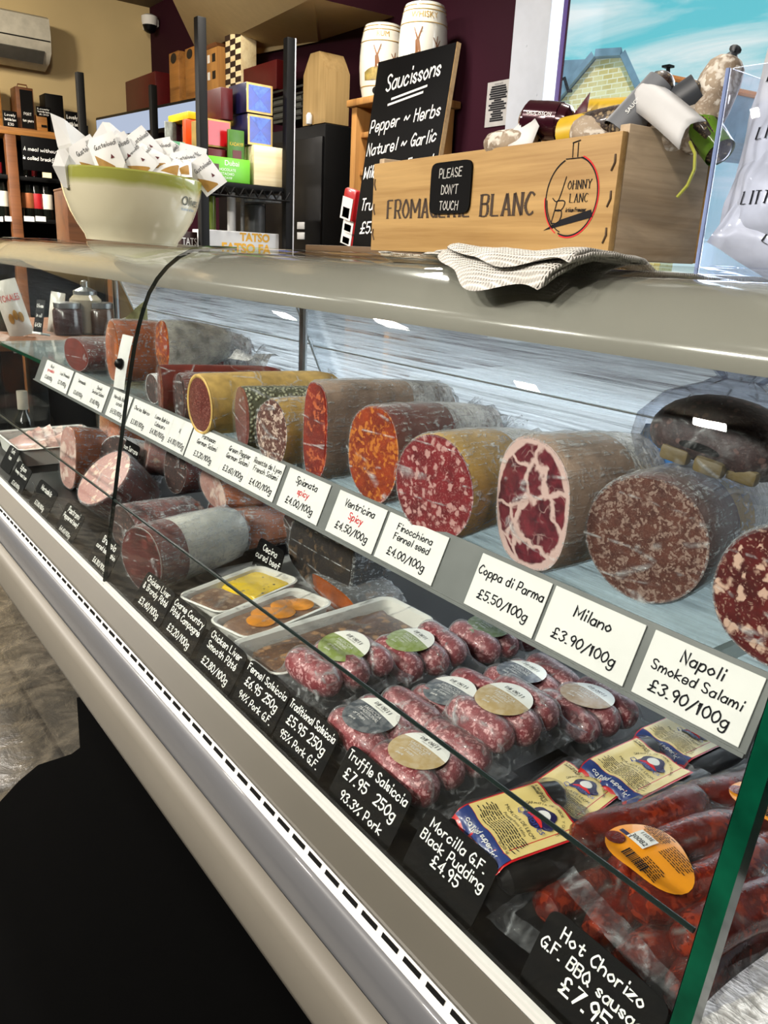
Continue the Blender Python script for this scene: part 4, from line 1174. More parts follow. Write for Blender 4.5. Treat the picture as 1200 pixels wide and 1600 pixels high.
def tray_film(o, w, l, hgt, seed, m=None):
    mb = MB(); mb.grid(lambda u, v: ((u - .5) * (w + .004), (v - .5) * (l + .004), hgt + .0022 + .0016 * mnoise.noise((u * 9, v * 14, seed)) * (1 if 0 < u < 1 and 0 < v < 1 else 0)), 22, 26); mb.build('cling_film', m or M_chfilm, o)
def yellow_jelly():
    m, t = newmat('yellow_jelly')
    v = t.coords(); vo = t.n('ShaderNodeTexVoronoi', {'feature': 'F1'}, Vector=v, Scale=120.0)
    s_ = t.math('GREATER_THAN', t.n('ShaderNodeSeparateColor', None, i0=vo.outputs['Color']).outputs[0], .72)
    d = t.math('MULTIPLY', s_, t.ramp(vo.outputs['Distance'], [(.22, 1.0), (.28, 0.0)]))
    t.out(t.pbr(t.mix(d, '#e8c40c', '#35331a'), .2, 0.0, None, .5, .3)); return m
M_yellow = yellow_jelly()
M_pate = salami('pate_brown', '#87664f', '#5e4233', '#a58a70', 90, .4, 0, .4)
M_patec = salami('pate_coarse', '#6b4a34', '#3f2a1d', '#a37a52', 70, .4, .1, .4)
M_oslice = plain('orange_slice', '#d98a1c', .3, vary=.3, scale=60, coat=.3)
GT = 'white foam trays of pate'
ta = foam_tray('pate_tray', 'white foam tray of pate with bright yellow peppercorn jelly', 'pate tray', (.522, 1.016, ZD), .092, .165, .30, .042, GT)
loaf(ta, .080, .062, .034, M_pate, 'pate', 2, .002, 0, -.042); loaf(ta, .080, .085, .0345, M_yellow, 'jelly', 3, .001, 0, .033)
tray_film(ta, .092, .165, .043, 1)
tb = foam_tray('pate_tray', 'white foam tray of brown pate topped with orange slices', 'pate tray', (.522, .917, ZD), .082, .165, .24, .042, GT)
loaf(tb, .070, .150, .033, M_pate, 'pate', 5, .002)
for k in range(5):
    mb = MB(); a = -.028 + k * .019
    mb.lathe([(.0, .0), (.020, .0), (.021, .002), (.017, .0035), (.0, .004)], 18, False, (0.006 * (-1) ** k, a, .0375)); mb.build('orange_slice', M_oslice, tb)
tray_film(tb, .082, .165, .044, 2)
tc = foam_tray('pate_tray', 'largest white foam tray with coarse brown pate behind the green-label packs', 'pate tray', (.562, .812, ZD), .105, .27, .06, .044, GT)
loaf(tc, .085, .235, .030, M_patec, 'pate', 8, .006)
tray_film(tc, .105, .27, .045, 3)
o = foam_tray('foam_tray', 'white foam tray at the bottom right corner beyond the green glass edge', 'tray', (.520, .095, ZD), .19, .15, .0, .035)
mb = MB(); mb.grid(lambda u, v: ((u - .5) * .20, (v - .5) * .16, .037 + .02 * math.sin(PI * u) * math.sin(PI * v) + .004 * math.sin(14 * u + 6 * v)), 16, 20); mb.build('cling_film', M_filmw, o)
o = foam_tray('ham_tray', 'long white foam tray of pale fatty ham at the far end of the counter', 'ham tray', (.560, 2.14, ZD), .24, .22, .0, .045)
for k in range(5):
    mb = MB(); y0 = -.07 + k * .03
    mb.grid(lambda u, v: ((u - .5) * .19, y0 + (v - .5) * .06, .02 + .012 * k * .3 + .012 * math.sin(9 * u + k) * v + .02 * v), 18, 5); mb.build('ham_slice', M_pork, o)
tray_film(o, .24, .22, .046, 7)
mb = MB(); mb.box((.66, .985, ZD + .0006), (.20, .42, .0008)); tag(mb.build('paper_liner', plain('liner_white', '#c9cacb', .5), smooth=0), 'white paper sheet on the black deck behind the pate trays', 'paper sheet')

# ------------------------------------------------------------ large cured meats on the deck
def at_d(u, v, zl): return W(u, v, z=CAMZ + zl)
def meat(label, centre, a, b, L, face, casing, pitch, yaw, n=2.0, seed=1.0, wobble=.04, fm=None, cat='cured meat', name='cured_meat', **kw):
    c = Vector(centre)
    e = F((0, 0, 0), pitch, yaw); Rm = e.to_matrix()
    loc = c - Rm @ Vector((0, 0, b))
    o = log_meat(label, cat, loc, a, b, L, face, casing, yaw, pitch, n, wobble, seed, film_m=fm if fm else M_film, name=name, **kw)
    return o
M_bres = salami('bresaola_face', '#5a1512', '#330b0b', '#6d2f2a', 60, .2)
M_white_rind = plain('floury_rind', '#d6d4ca', .4, vary=.25, scale=22, bump=.6, bscale=60)
meat('large dark red bresaola in shiny silver-white film behind the pate signs', (.425, 1.165, ZD + .056), .050, .055, .21, M_bres, M_white_rind, 0.0, .28, seed=1.9, band=((.0, .26, M_case_r),), fm=M_film, name='bresaola', tail=False)
meat('reddish brown pastrami joint in film left of the silver bresaola', (.455, 1.325, ZD + .048), .055, .047, .15, M_dark, M_chorizo, 0.0, .1, seed=2.9, fm=M_film, name='pastrami', tail=False)
meat('big pink mortadella with its cut face tilted upwards', (.500, 1.560, ZD + .085), .078, .066, .11, M_mort, M_case_r, -.80, .05, seed=3.9, wobble=.01, fm=M_film, cat='mortadella', name='mortadella', tail=False)
meat('cooked ham joint with brown crust standing behind the mortadella sign', (.500, 1.80, ZD + .070), .045, .068, .09, M_pork, M_orange, -.1, .1, n=2.6, seed=4.2, fm=M_film, cat='ham', name='ham', tail=False)
meat('dark ham in glittering creased film between crusted ham and mortadella', (.575, 1.72, ZD + .075), .06, .055, .12, M_dark, M_chorizo, -.3, .3, seed=5.2, fm=M_filmw, cat='ham', name='ham', tail=False)
meat('pale pink ham lying on top behind the mortadella', (.625, 1.66, ZD + .10), .06, .045, .12, M_pork, M_mort, -.2, -.3, seed=6.2, cat='ham', name='ham', tail=False)
meat('orange-brown cured ham under the far end of the price rail', (.640, 1.93, ZD + .115), .10, .085, .12, M_orange, M_orange, -.1, -.1, n=2.4, seed=7.2, cat='ham', name='ham', tail=False)
meat('purple-brown wrapped ham piece under the Lomo label', (.625, 1.50, ZD + .10), .045, .05, .12, M_dark, M_case_r, -.1, .1, seed=8.2, cat='ham', name='ham', tail=False)
meat('long cut of dry-cured ham with pale fat edge at the back of the deck', (.640, 1.36, ZD + .095), .085, .032, .14, M_pork, M_orange, -.1, -.15, seed=9.2, wobble=.08, cat='ham', name='ham', tail=False)
meat('brown dry-cured ham half in the shade under the paler ham cut', (.640, 1.30, ZD + .040), .105, .040, .14, M_chorizo, M_orange, 0, -.1, seed=1.2, wobble=.08, cat='ham', name='ham', tail=False)
M_black_meat = salami('black_beef', '#231a16', '#100c0a', '#5a4632', 45, .2, 0, .45, .3, 1.4)
meat('black-brown block of cured beef standing behind the Cecina sign', (.665, 1.015, ZD + .072), .080, .062, .10, M_black_meat, M_black_meat, -.15, .1, n=2.8, seed=2.2, wobble=.10, fm=M_film, cat='cured beef', name='cured_beef', tail=False)
meat('thin dark dried beef end poking out left of the cured beef block', (.700, 1.16, ZD + .055), .055, .030, .10, M_black_meat, M_black_meat, -.1, -.2, n=2.2, seed=3.2, wobble=.15, cat='cured beef', name='cured_beef', tail=False)
meat('flat brown slab of dried beef lying in front of the cured beef block', (.650, .955, ZD + .022), .085, .018, .10, M_orange, M_black_meat, 0, -.1, n=2.6, seed=4.7, wobble=.08, cat='cured beef', name='cured_beef', tail=False)

# ------------------------------------------------------------ black handwritten signs
GB = 'black handwritten price signs in the deck'
def sign(y0, y1, lines, label, x=.3905, z=ZD + .001, hgt=.060, th=PI / 3, yaw=0.0, group=GB):
    w = abs(y0 - y1); ym = (y0 + y1) / 2
    o = thing('price_sign', label, 'price sign', (x, ym, z), 0, group, F(0, th, yaw))
    mb = MB()
    poly = [(superd(2 * PI * i / 40, 9)[0] * w / 2, hgt / 2 + superd(2 * PI * i / 40, 9)[1] * hgt / 2) for i in range(40)]
    mb.extr(poly, -.0012, 0, 2); mb.build('card', M_chalk, o, smooth=0)
    mb = MB()
    for (s_, y, h) in lines: pen(mb, s_, 0, y * hgt, h * hgt, h * hgt * .15, maxw=w * .92, slant=.06)
    mb.build('lettering', M_pen, o, smooth=0, normals=False)
    return o
def sy(u, v): return W(u, v, x=.42).y
sign(sy(232, 905), sy(275, 940), [('Chicken Liver', .78, .15), ('& Brandy Pâté', .57, .15), ('£3.40/100g', .20, .16)], 'black sign reading Chicken Liver and Brandy Pâté')
sign(sy(277, 938), sy(325, 985), [('Coarse Country', .78, .15), ('Pâté Campagne', .57, .15), ('£3.20/100g', .20, .16)], 'black sign reading Coarse Country Pâté Campagne')
sign(sy(331, 981), sy(388, 1038), [('Chicken Liver', .78, .15), ('Smooth Pâté', .55, .15), ('£2.80/100g', .20, .16)], 'black sign reading Chicken Liver Smooth Pâté')
sign(sy(392, 1038), sy(455, 1098), [('Fennel Salsiccia', .78, .14), ('£6.95 250g', .50, .17), ('94% Pork G.F.', .22, .14)], 'black sign reading Fennel Salsiccia')
sign(sy(457, 1098), sy(532, 1155), [('Traditional Salsiccia', .78, .14), ('£5.95 250g', .50, .17), ('95% Pork G.F.', .22, .14)], 'black sign reading Traditional Salsiccia')
sign(sy(548, 1172), sy(645, 1262), [('Truffle Salsiccia', .77, .15), ('£7.95  250g', .47, .17), ('93.3% Pork', .15, .15)], 'black sign reading Truffle Salsiccia', hgt=.061)
sign(sy(668, 1262), sy(778, 1368), [('Morcilla G.F.', .76, .135), ('Black Pudding', .56, .135), ('£4.95', .36, .15)], 'black sign reading Morcilla Black Pudding', hgt=.064)
sign(sy(858, 1425), sy(1045, 1585), [('Hot Chorizo', .76, .14), ('G.F. BBQ sausage', .55, .135), ('£7.95', .30, .18)], 'black sign reading Hot Chorizo sausage', hgt=.066)
sign(sy(160, 838), sy(192, 872), [('Bresaola', .77, .18), ('cured beef, thin', .55, .13), ('£6.80/100g', .14, .14)], 'black sign reading Bresaola')
sign(sy(106, 785), sy(134, 815), [('Pastrami', .76, .18), ('Peppered beef', .54, .14), ('£4.60/100g', .12, .14)], 'black sign reading Pastrami')
sign(sy(64, 752), sy(92, 780), [('Mortadella', .72, .16), ('£2.80/100g', .18, .14)], 'black sign reading Mortadella')
sign(sy(30, 722), sy(52, 750), [('Egham', .78, .17), ('honey roast ham', .56, .13), ('£2.60/100g', .12, .14)], 'black sign with two chalk lines right of the leftmost sign')
sign(sy(2, 690), sy(18, 712), [('York', .76, .18), ('ham', .5, .16)], 'black sign cut by the left edge of the picture', x=.41)
p = at_d(420, 905, -.525)
sign(p.y + .05, p.y - .035, [('Cecina', .74, .16), ('cured beef', .50, .16), ('£6.90/100g', .15, .14)], 'black sign reading Cecina cured beef', p.x - .01, ZD + .001, .066, 1.25)
p = at_d(215, 730, -.46)
sign(p.y + .06, p.y - .045, [('Jamón Serrano'.replace('ó', 'o'), .74, .14), ('Jamon', .50, .16), ('£4.90/100g', .18, .14)], 'black sign reading Jamon, right behind the dark glass joint', p.x - .035, CAMZ - .475, .075, 1.2)
# curved wire hooks of the sign holders
for (u, v, lb) in ((98, 800, 'thin bent wire of a sign holder by the Pastrami sign'), (55, 765, 'thin bent wire of a sign holder by the Mortadella sign')):
    p = at_d(u, v, -.50); mb = MB()
    mb.tube([(0, .02, .04), (0, .004, .037), (0, -.006, .028), (0, -.008, .014), (0, 0, .0)], .0012, 6)
    o = mb.build('wire_hook', M_steel, None, loc=(p.x, p.y, ZD)); tag(o, lb, 'wire hook', 'wire sign holders')

# ------------------------------------------------------------ things on top of the counter
ZT = CAMZ - .005
# white woven towel folded under the crate
def weave():
    m, t = newmat('towel_weave')
    v = t.coords()
    a = t.n('ShaderNodeTexWave', {'bands_direction': 'X'}, Vector=v, Scale=95.0, Distortion=.6).outputs[1]
    b = t.n('ShaderNodeTexWave', {'bands_direction': 'Y'}, Vector=v, Scale=95.0, Distortion=.6).outputs[1]
    h = t.math('MULTIPLY', a, b)
    t.out(t.pbr(t.ramp(t.noise(v, 30.0, 3), [(.3, '#cfcbc2'), (.7, '#e6e3dc')]), .9, 0.0, t.bump(h, .9, .003), .2)); return m
o = thing('towel', 'white woven towel folded in loose layers under the wooden crate', 'towel', (.74, .80, CAMZ))
path = [(1, .001), (.5, .001), (.25, .001), (.06, .001), (0, .003), (.03, .008), (.14, .007), (.26, .008), (.30, .0105), (.26, .0130), (.16, .015), (.07, .017), (.025, .020), (.05, .0235), (.14, .022), (.30, .018), (.5, .011), (1, .011)]
osurf = offs(prof, -.0065)
def zbase(x):
    if x >= .56: return .0062 - .0100 * min(1, max(0, (x - .60) / .02))
    for (x0, z0), (x1, z1) in zip(osurf, osurf[1:]):
        if x0 <= x <= x1: return z0 + (z1 - z0) * (x - x0) / (x1 - x0) + .0015
    return osurf[0][1]
def tw(u, v):
    i = u * (len(path) - 1); k = min(int(i), len(path) - 2); f = i - k
    s_ = path[k][0] * (1 - f) + path[k + 1][0] * f; hgt = path[k][1] * (1 - f) + path[k + 1][1] * f
    y = .435 + .36 * v + .01 * math.sin(7 * u)
    t_ = min(1, max(0, (y - .52) / .22)); xf = .489 + .115 * t_ * t_ * (3 - 2 * t_) + .005 * math.sin(24 * v)
    x = xf + s_ * (.87 - xf)
    up = max(0, 1 - s_ * 2.4)
    return (x - .74, y - .80, zbase(x) + hgt * (.9 - .72 * min(1, max(0, (x - .489) / .06))) + up * (.0016 * math.sin(15 * v + 1.5) + .0012 * math.sin(31 * v)) * (1 if hgt > .005 else .15))
mb = MB(); mb.grid(tw, 69, 60)
ob = mb.build('cloth', weave(), o, smooth=60)
md = ob.modifiers.new('thick', 'SOLIDIFY'); md.thickness = .0034; md.offset = 0

# wooden crate with printed front
CR = thing('wooden_crate', 'shallow wooden crate of dry sausages with black printed front on the counter', 'crate', (0, 0, 0))
nc = Vector((.740, .581, CAMZ + .0095)); fdir = Vector((.101, .995, 0)).normalized(); ddir = Vector((fdir.y, -fdir.x, 0))
CL, CWd, CHt = .508, .152, .129
CR.location = nc + fdir * CL / 2; CR.rotation_euler = F(0, 0, math.atan2(-fdir.x, fdir.y))
mb = MB(); mb.box((0, .0045, CHt / 2), (CL, .009, CHt - .002), .001); fp = mb.build('front_board', M_gold, CR)
mb = MB(); mb.box((0, CWd - .0045, CHt / 2), (CL, .009, CHt - .004), .001); mb.build('back_board', M_gold, CR)
for sx in (-1, 1):
    mb = MB(); mb.box((sx * (CL / 2 - .007), CWd / 2, CHt / 2 + .004), (.014, CWd - .019, CHt + .006), .001); mb.build('end_board', M_plank, CR)
mb = MB(); mb.box((0, CWd / 2, .004), (CL - .03, CWd - .02, .006), .0005); mb.build('bottom_board', M_plank, CR)
M_rust = plain('rusty_staple', '#4a3a2a', .5, .6)
for sx in (-1, 1):
    for z in (.025, .062, .098):
        mb = MB(); mb.tube([(sx * (CL / 2 - .009), -.0003, z - .008), (sx * (CL / 2 - .005), -.0008, z), (sx * (CL / 2 - .006), -.0003, z + .008)], .0013, 6); mb.build('staple', M_rust, fp)
FX = lambda a, b: (a, -.0006, b)
def crx(u, v=300):
    q_ = CR.location; d = W(u, v, z=1.3) - Vector((0, 0, CAMZ)); d.z = 0
    # where the sight line meets the crate front
    n_ = Vector((-fdir.y, fdir.x, 0)); k_ = (q_ - Vector((0, 0, q_.z))).dot(n_) / d.dot(n_)
    return -((d * k_) - Vector((q_.x, q_.y, 0))).dot(fdir)
t0_, t1_ = crx(601), crx(846)
mb = MB(); serif(mb, 'FROMAGERIE BLANC', (t0_ + t1_) / 2,   .048, .0255, FX, maxw=t1_ - t0_, thick=.21, thin=.075); mb.build('lettering', plain('burnt_print', '#3a2a1c', .7), fp, smooth=0, normals=False)
lx, lz, lr = crx(893), .066, .040
def ring(mb, a0, a1, r, w, n=40):
    for i in range(n):
        g0, g1 = a0 + (a1 - a0) * i / n, a0 + (a1 - a0) * (i + 1) / n
        mb.poly([FX(lx + (r + s) * math.cos(g), lz + (r + s) * math.sin(g) * 1.02) for g, s in ((g0, 0), (g1, 0), (g1, w), (g0, w))])
mb = MB(); ring(mb, -PI * .62, PI * .42, lr, .0016); ring(mb, PI * .62, PI * 1.30, lr, .0016); ring(mb, PI * 1.02, PI * 1.4, lr - .002, .0012)
mb.tube([FX(lx - .004, lz + lr + .001), FX(lx - .005, lz + lr + .016)], .0006, 4); mb.tube([FX(lx + .004, lz + lr + .001), FX(lx + .003, lz + lr + .016)], .0006, 4)
mb.tube([FX(lx - .006, lz + lr + .016), FX(lx + .006, lz + lr + .018)], .0006, 4); mb.tube([FX(lx - .014, lz + lr), FX(lx + .014, lz + lr)], .0005, 4)
serif(mb, 'OHNNY', .012 + lx, lz + .008, .0090, FX, maxw=.036); serif(mb, 'LANC', .013 + lx, lz - .006, .0090, FX, maxw=.028)
pen(mb, 'Artisan Fromager', lx + .010, lz - .016, .0045, .0007, FX, maxw=.032, slant=.2)
pen(mb, 'J', lx - .025, lz - .004, .026, .0013, FX, slant=.3); pen(mb, 'B', lx - .021, lz - .027, .024, .0013, FX, slant=.3)
mb.poly([FX(lx - .040, lz - .036), FX(lx - .012, lz - .024), FX(lx + .034, lz - .014), FX(lx + .038, lz - .022), FX(lx - .006, lz - .030)])
mb.build('emblem', M_ink, fp, smooth=0, normals=False)
mb = MB(); ring(mb, -PI * .60, PI * .40, lr + .0018, .0014); ring(mb, PI * 1.0, PI * 1.35, lr + .0018, .0014); mb.build('emblem_red_ring', M_red, fp, smooth=0, normals=False)
# "please don't touch" card fixed to the crate
y0, y1 = W(664, 290, x=.762).y, W(729, 290, x=.755).y
cx = -( (y0 + y1) / 2 - CR.location.y)
Rm = Matrix.Rotation(CR.rotation_euler.z, 3, 'Z'); Rw = CR.rotation_euler.to_matrix()
o = thing('notice_card', 'small black card reading please don\'t touch on the crate front', 'notice card', CR.location + Rw @ Vector((cx, -.0022, .085)), 0)
o.rotation_euler = (Rw @ Matrix((Vector((1, 0, 0)), Vector((0, 0, 1)), Vector((0, -1, 0)))).transposed()).to_euler()
w_ = abs(y0 - y1); h_ = .066
mb = MB(); mb.extr([(superd(2 * PI * i / 40, 8)[0] * w_ / 2, superd(2 * PI * i / 40, 8)[1] * h_ / 2) for i in range(40)], -.001, .001, 2); mb.build('card', M_chalk, o, smooth=0)
mb = MB()
for i, s_ in enumerate(('PLEASE', "DON'T", 'TOUCH')): pen(mb, s_, 0, .013 - i * .0205, .011, .0014, lambda a, b: (a, b, .0014), maxw=w_ * .62, slant=.08, jit=.4)
mb.build('lettering', plain('chalk_grey', '#b9b7b2', .8), o, smooth=0, normals=False)

# dry sausages and wrapped pieces in the crate
M_flour = salami('floury_mould', '#a3927c', '#4f3a2c', '#d2cabd', 60, .55, .2, .7, .3, 1.4, coat=0.0)
M_foil = plain('wine_foil', '#3a1420', .18, .3, coat=.6, scale=40)
M_ylab = plain('yellow_wrap', '#c9a526', .4, vary=.1, coat=.3)
M_glab = plain('grey_wrap', '#6b6e73', .45, vary=.08)
M_dlab = plain('dark_grey_wrap', '#34373c', .45)
M_green = plain('green_wrap', '#5c8423', .35, vary=.25, scale=40, coat=.3)
M_pepsaus = salami('peppered_sausage', '#2c1a14', '#140c0a', '#8c7a5c', 190, .5, 0, .5)
GD = 'dry sausages in the wooden crate'
def crate_pt(u, v, d=.075): return W(u, v, x=.748 + d)
def dry(label, u, v, L, r, mat, rot, d=.075, cat='dry sausage', name='dry_sausage', seed=1, tip=False, extra=None):
    p = crate_pt(u, v, d)
    o = thing(name, label, cat, p, 0, GD, rot)
    prf = [(0, .2), (.03, .55), (.1, .85), (.25, 1.0), (.5, 1.04), (.75, 1.0), (.9, .85), (.97, .55), (1, .2)]
    mb = MB(); mb.grid(lambda a, b: (lambda q: ((q[0] - .5) * L, r * q[1] * math.cos(2 * PI * a) * wob(2 * PI * a, seed, .05), r * q[1] * math.sin(2 * PI * a) * wob(2 * PI * a, seed + 2, .05)))(prf[round(b * 8)]), 22, 9, cu=True)
    mb.build('sausage', mat, o)
    if tip:
        mb = MB(); mb.tube([(L * .48, 0, 0), (L * .53, 0, 0), (L * .56, .002, 0)], [r * .35, r * .16, r * .3], 10); mb.tube([(L * .54 + .004 * math.cos(a), .005 * math.sin(a), 0) for a in [k * PI / 6 for k in range(12)]], .0012, 6, closed=True); mb.build('tied_end', M_dlab, o)
    if extra: extra(o)
    return o
def sleeve(mat, y0, y1, r, nm='paper_sleeve', lettering=None, r2=None):
    def f(o):
        mb = MB(); mb.grid(lambda a, b: (y0 + (y1 - y0) * b, (r + ((r2 or r) - r) * b) * math.cos(2 * PI * a), (r + ((r2 or r) - r) * b) * math.sin(2 * PI * a)), 26, 5, cu=True); sl = mb.build(nm, mat, o)
        if lettering:
            mb = MB()
            for i, s_ in enumerate(lettering):
                T = lambda a, b: (y0 + (y1 - y0) * .5 + a, -(r + .0008) * math.cos((b + .002) / r), (r + .0008) * math.sin((b + .002) / r))
                prints(mb, s_, 0, .006 - i * .007, .0045, T, maxw=abs(y1 - y0) * .85)
            mb.build('print', M_pen, sl, smooth=0, normals=False)
    return f
RL = math.radians
dry('dry sausage in shiny wine-red foil lying at the left end of the crate', 855, 190, .070, .0215, M_foil, (.2, .1, RL(-70)), .05, seed=2, extra=sleeve(M_foil, -.024, .018, .0226, lettering=['SAUCISSON']))
dry('pale floury sausage end just above the left rim of the crate', 800, 224, .08, .016, M_flour, (0, 0, RL(-80)), .03, seed=3)
dry('peppered black sausage in a yellow wrapper in the middle of the crate', 935, 200, .11, .019, M_pepsaus, (.1, -.12, RL(-84)), .05, seed=4, extra=sleeve(M_ylab, -.045, .005, .0205, r2=.019))
dry('sausage with a yellow label behind the peppered black one', 960, 176, .07, .015, M_pepsaus, (.0, .0, RL(-70)), .10, seed=5, extra=sleeve(M_ylab, -.03, .032, .0162))
dry('fat floury sausage under the folded white paper sleeve', 965, 213, .11, .022, M_flour, (.0, .1, RL(-60)), .06, seed=6)
dry('dry sausage standing up in a grey printed paper sleeve', 1002, 168, .085, .017, M_pepsaus, (0, RL(-52), RL(-40)), .055, seed=7, extra=sleeve(M_glab, -.035, .030, .0205, lettering=['SAUCISSON', 'SEC'], r2=.018))
dry('small dry sausage in a dark grey sleeve right of the light grey one', 1050, 168, .07, .016, M_pepsaus, (0, RL(-35), RL(-60)), .075, seed=8, extra=sleeve(M_dlab, -.02, .03, .0175))
dry('mottled floury sausage lying behind the white paper flap', 1068, 190, .09, .020, M_flour, (0, RL(-40), RL(-30)), .085, seed=9)
dry('mottled floury sausage with tied tip pointing up at the right end', 1108, 165, .10, .022, M_flour, (0, RL(-72), RL(-60)), .10, seed=10, tip=True)
dry('dry sausage in a glossy green wrapper at the right end of the crate', 1100, 204, .085, .017, M_pepsaus, (0, RL(42), RL(-100)), .09, seed=11, extra=sleeve(M_green, -.035, .036, .018, r2=.0165))
# paper tags
def tag_obj(name, label, cat, u, v, pts, mat, d=.05, th=1.2, yaw=0, group=None, bend=.1):
    p = crate_pt(u, v, d); o = thing(name, label, cat, p, 0, group, F(0, th, yaw))
    mb = MB(); n = len(pts); c = mb.bm.verts.new((0, 0, .0008))
    A = [mb.bm.verts.new((x, y, .0004 + bend * y * y * 8)) for x, y in pts]
    for i in range(n): mb.face([c, A[i], A[(i + 1) % n]])
    ob = mb.build('tag', mat, o); md = ob.modifiers.new('thick', 'SOLIDIFY'); md.thickness = .0006
    return o
tag_obj('paper_tag', 'blank white paper tag at the left end of the crate', 'paper tag', 818, 212, [(-.020, -.02), (.020, -.02), (.021, .010), (.010, .020), (-.012, .020), (-.021, .010)], M_white, .02, 1.2)
tag_obj('paper_tag', 'dark red triangular tag standing up beside the wine-red foil sausage', 'paper tag', 907, 170, [(-.014, -.014), (.013, -.014), (.008, .018)], plain('wine_paper', '#4a1a26', .5), .06, 1.3)
o = thing('paper_flap', 'large folded white paper flap hanging over the near crate rim', 'paper sleeve', crate_pt(1010, 178, .03), 0, None, F(0, .9, -.1))
mb = MB(); mb.grid(lambda u, v: (-.030 + .085 * u + .01 * v, .030 - .052 * u * .9 + (v - .5) * .036, .012 * math.sin(PI * v) - .02 * u * u), 12, 6); ob = mb.build('paper', plain('greyish_paper', '#c2c2c2', .6, vary=.04), o)
ob.modifiers.new('thick', 'SOLIDIFY').thickness = .0006
# hanging string
pz = [crate_pt(1078, 222, .03), crate_pt(1086, 240, .015), crate_pt(1085, 265, .01), crate_pt(1074, 290, .01), crate_pt(1058, 308, .008)]
b0 = pz[0].copy(); mb = MB(); mb.tube([p - b0 for p in pz], .0016, 8)
o = mb.build('string', plain('olive_string', '#8c8f2c', .6), None, loc=b0); tag(o, 'yellow-green string hanging down the grey end of the crate', 'string')

# acrylic box with printed bags
M_acr = glassy('acrylic', '#f8faff', .03, .4, .02, None, 3.0)
AX, AY = .715, .452
o = thing('acrylic_box', 'tall clear acrylic box of printed bags at the right edge', 'acrylic box', (AX, AY, ZT + .001), 0, None, F(0, 0, .04))
aw, ad, ah, at_ = .22, .16, .178, .004
def acr(nm, c, d):
    mb = MB(); mb.box(c, d, .0012); mb.build(nm, M_acr, o)
acr('front_pane', (aw / 2, 0, ah / 2), (aw, at_, ah)); acr('back_pane', (aw / 2, ad, ah / 2), (aw, at_, ah))
acr('side_pane', (0, ad / 2, ah / 2), (at_, ad - at_, ah)); acr('side_pane', (aw, ad / 2, ah / 2), (at_, ad - at_, ah)); acr('bottom_pane', (aw / 2, ad / 2, .006), (aw - .01, ad - .01, .012))
mb = MB(); mb.tube([(-.002, -.002, .0), (-.002, -.002, ah)], .0022, 8); mb.build('corner_edge', plain('acrylic_edge', '#7f8fb8', .15), o)
M_pbag = plain('printed_bag', '#c9cbcf', .3, vary=.15, scale=30, coat=.4)
def bag(label, c, w, h, rot, text, seed):
    o = thing('printed_bag', label, 'printed bag', Vector((AX, AY, ZT)) + Vector(c), 0, 'printed bags in the acrylic box', rot)
    def fn(u, v, s=1): 
        e = math.sin(PI * u) ** .6 * math.sin(PI * min(1, v * 1.0)) ** .5
        return ((u - .5) * w, (v - .5) * h, s * (.024 * e) + .006 * mnoise.noise((u * 5, v * 5, seed)))
    mb = MB(); mb.grid(lambda u, v: fn(u, v), 18, 18); mb.grid(lambda u, v: fn(u, v, -1), 18, 18); b = mb.build('bag', M_pbag, o)
    mb = MB(); T = lambda x, y: (x, y, fn(min(1, max(0, x / w + .5)), min(1, max(0, y / h + .5)))[2] + .001)
    serif(mb, text, -.01, .022, .013, T, maxw=w * .6); serif(mb, 'LITTLE', .0, -.030, .011, T, maxw=w * .5)
    mb.build('print', M_ink, b, smooth=0, normals=False)
bag('upright printed bag poking out of the acrylic box top', (.060, -.036, .150), .09, .17, F(0, 1.4, .05, 0), 'FISH', 1)
bag('printed bag standing in the middle of the acrylic box', (.045, -.045, .090), .11, .11, F(0, 1.25, -.2, .1), 'FISH', 2)
bag('printed bag lying at the bottom of the acrylic box', (.06, -.06, .046), .13, .10, (RL(75), RL(28), RL(-60)), 'FISH', 3)

# saucissons chalkboard on a wooden plank
pl = thing('wooden_plank', 'thick wooden plank lying along the back of the counter top', 'plank', (1.0, 1.27, ZT))
mb = MB(); mb.box((0, 0, .012), (.09, .56, .024), .002); mb.build('plank', wood('plank_brown', '#5a4226', '#3c2a15', .6, 1, 1), pl)
thb = math.atan2(.344, .047); yc = (1.41 + 1.183) / 2; bw, bh = .228, .345
o = thing('chalkboard', 'leaning black chalkboard listing saucissons', 'chalkboard', (.980, yc, ZT + .0245), 0, None, F(0, thb))
mb = MB(); mb.box((0, bh / 2, -.005), (bw, bh, .009), .001); mb.build('board', M_chalk, o)
mb = MB(); mb.box((bw / 2 + .0008, bh / 2, -.005), (.0016, bh, .009)); mb.build('raw_edge', M_gold, o, 'pale raw edge of the board', smooth=0)
mb = MB(); wv = lambda a, b: (a, b + .06 * a, .0006)
pen(mb, 'Saucissons', .004, .292, .028, .0036, wv, maxw=.155, slant=.1)
for dy in (0, -.009): mb.poly([wv(-.052 + dy, .276 + dy), wv(.052 + dy, .281 + dy), wv(.052 + dy, .277 + dy), wv(-.052 + dy, .272 + dy)])
for i, s_ in enumerate(('Pepper ~ Herbs', 'Naturel ~ Garlic', 'Wild Boar ~ Fennel')): pen(mb, s_, -.004, .222 - i * .043, .021, .003, wv, maxw=.205, slant=.12, jit=.4)
pen(mb, 'Truffle ~ Cèpes'.replace('è', 'e'), .0, .075, .021, .003, wv, maxw=.2, slant=.12); pen(mb, '£5.95', -.055, .030, .021, .003, wv, slant=.12)
mb.build('lettering', M_pen, o, smooth=0, normals=False)

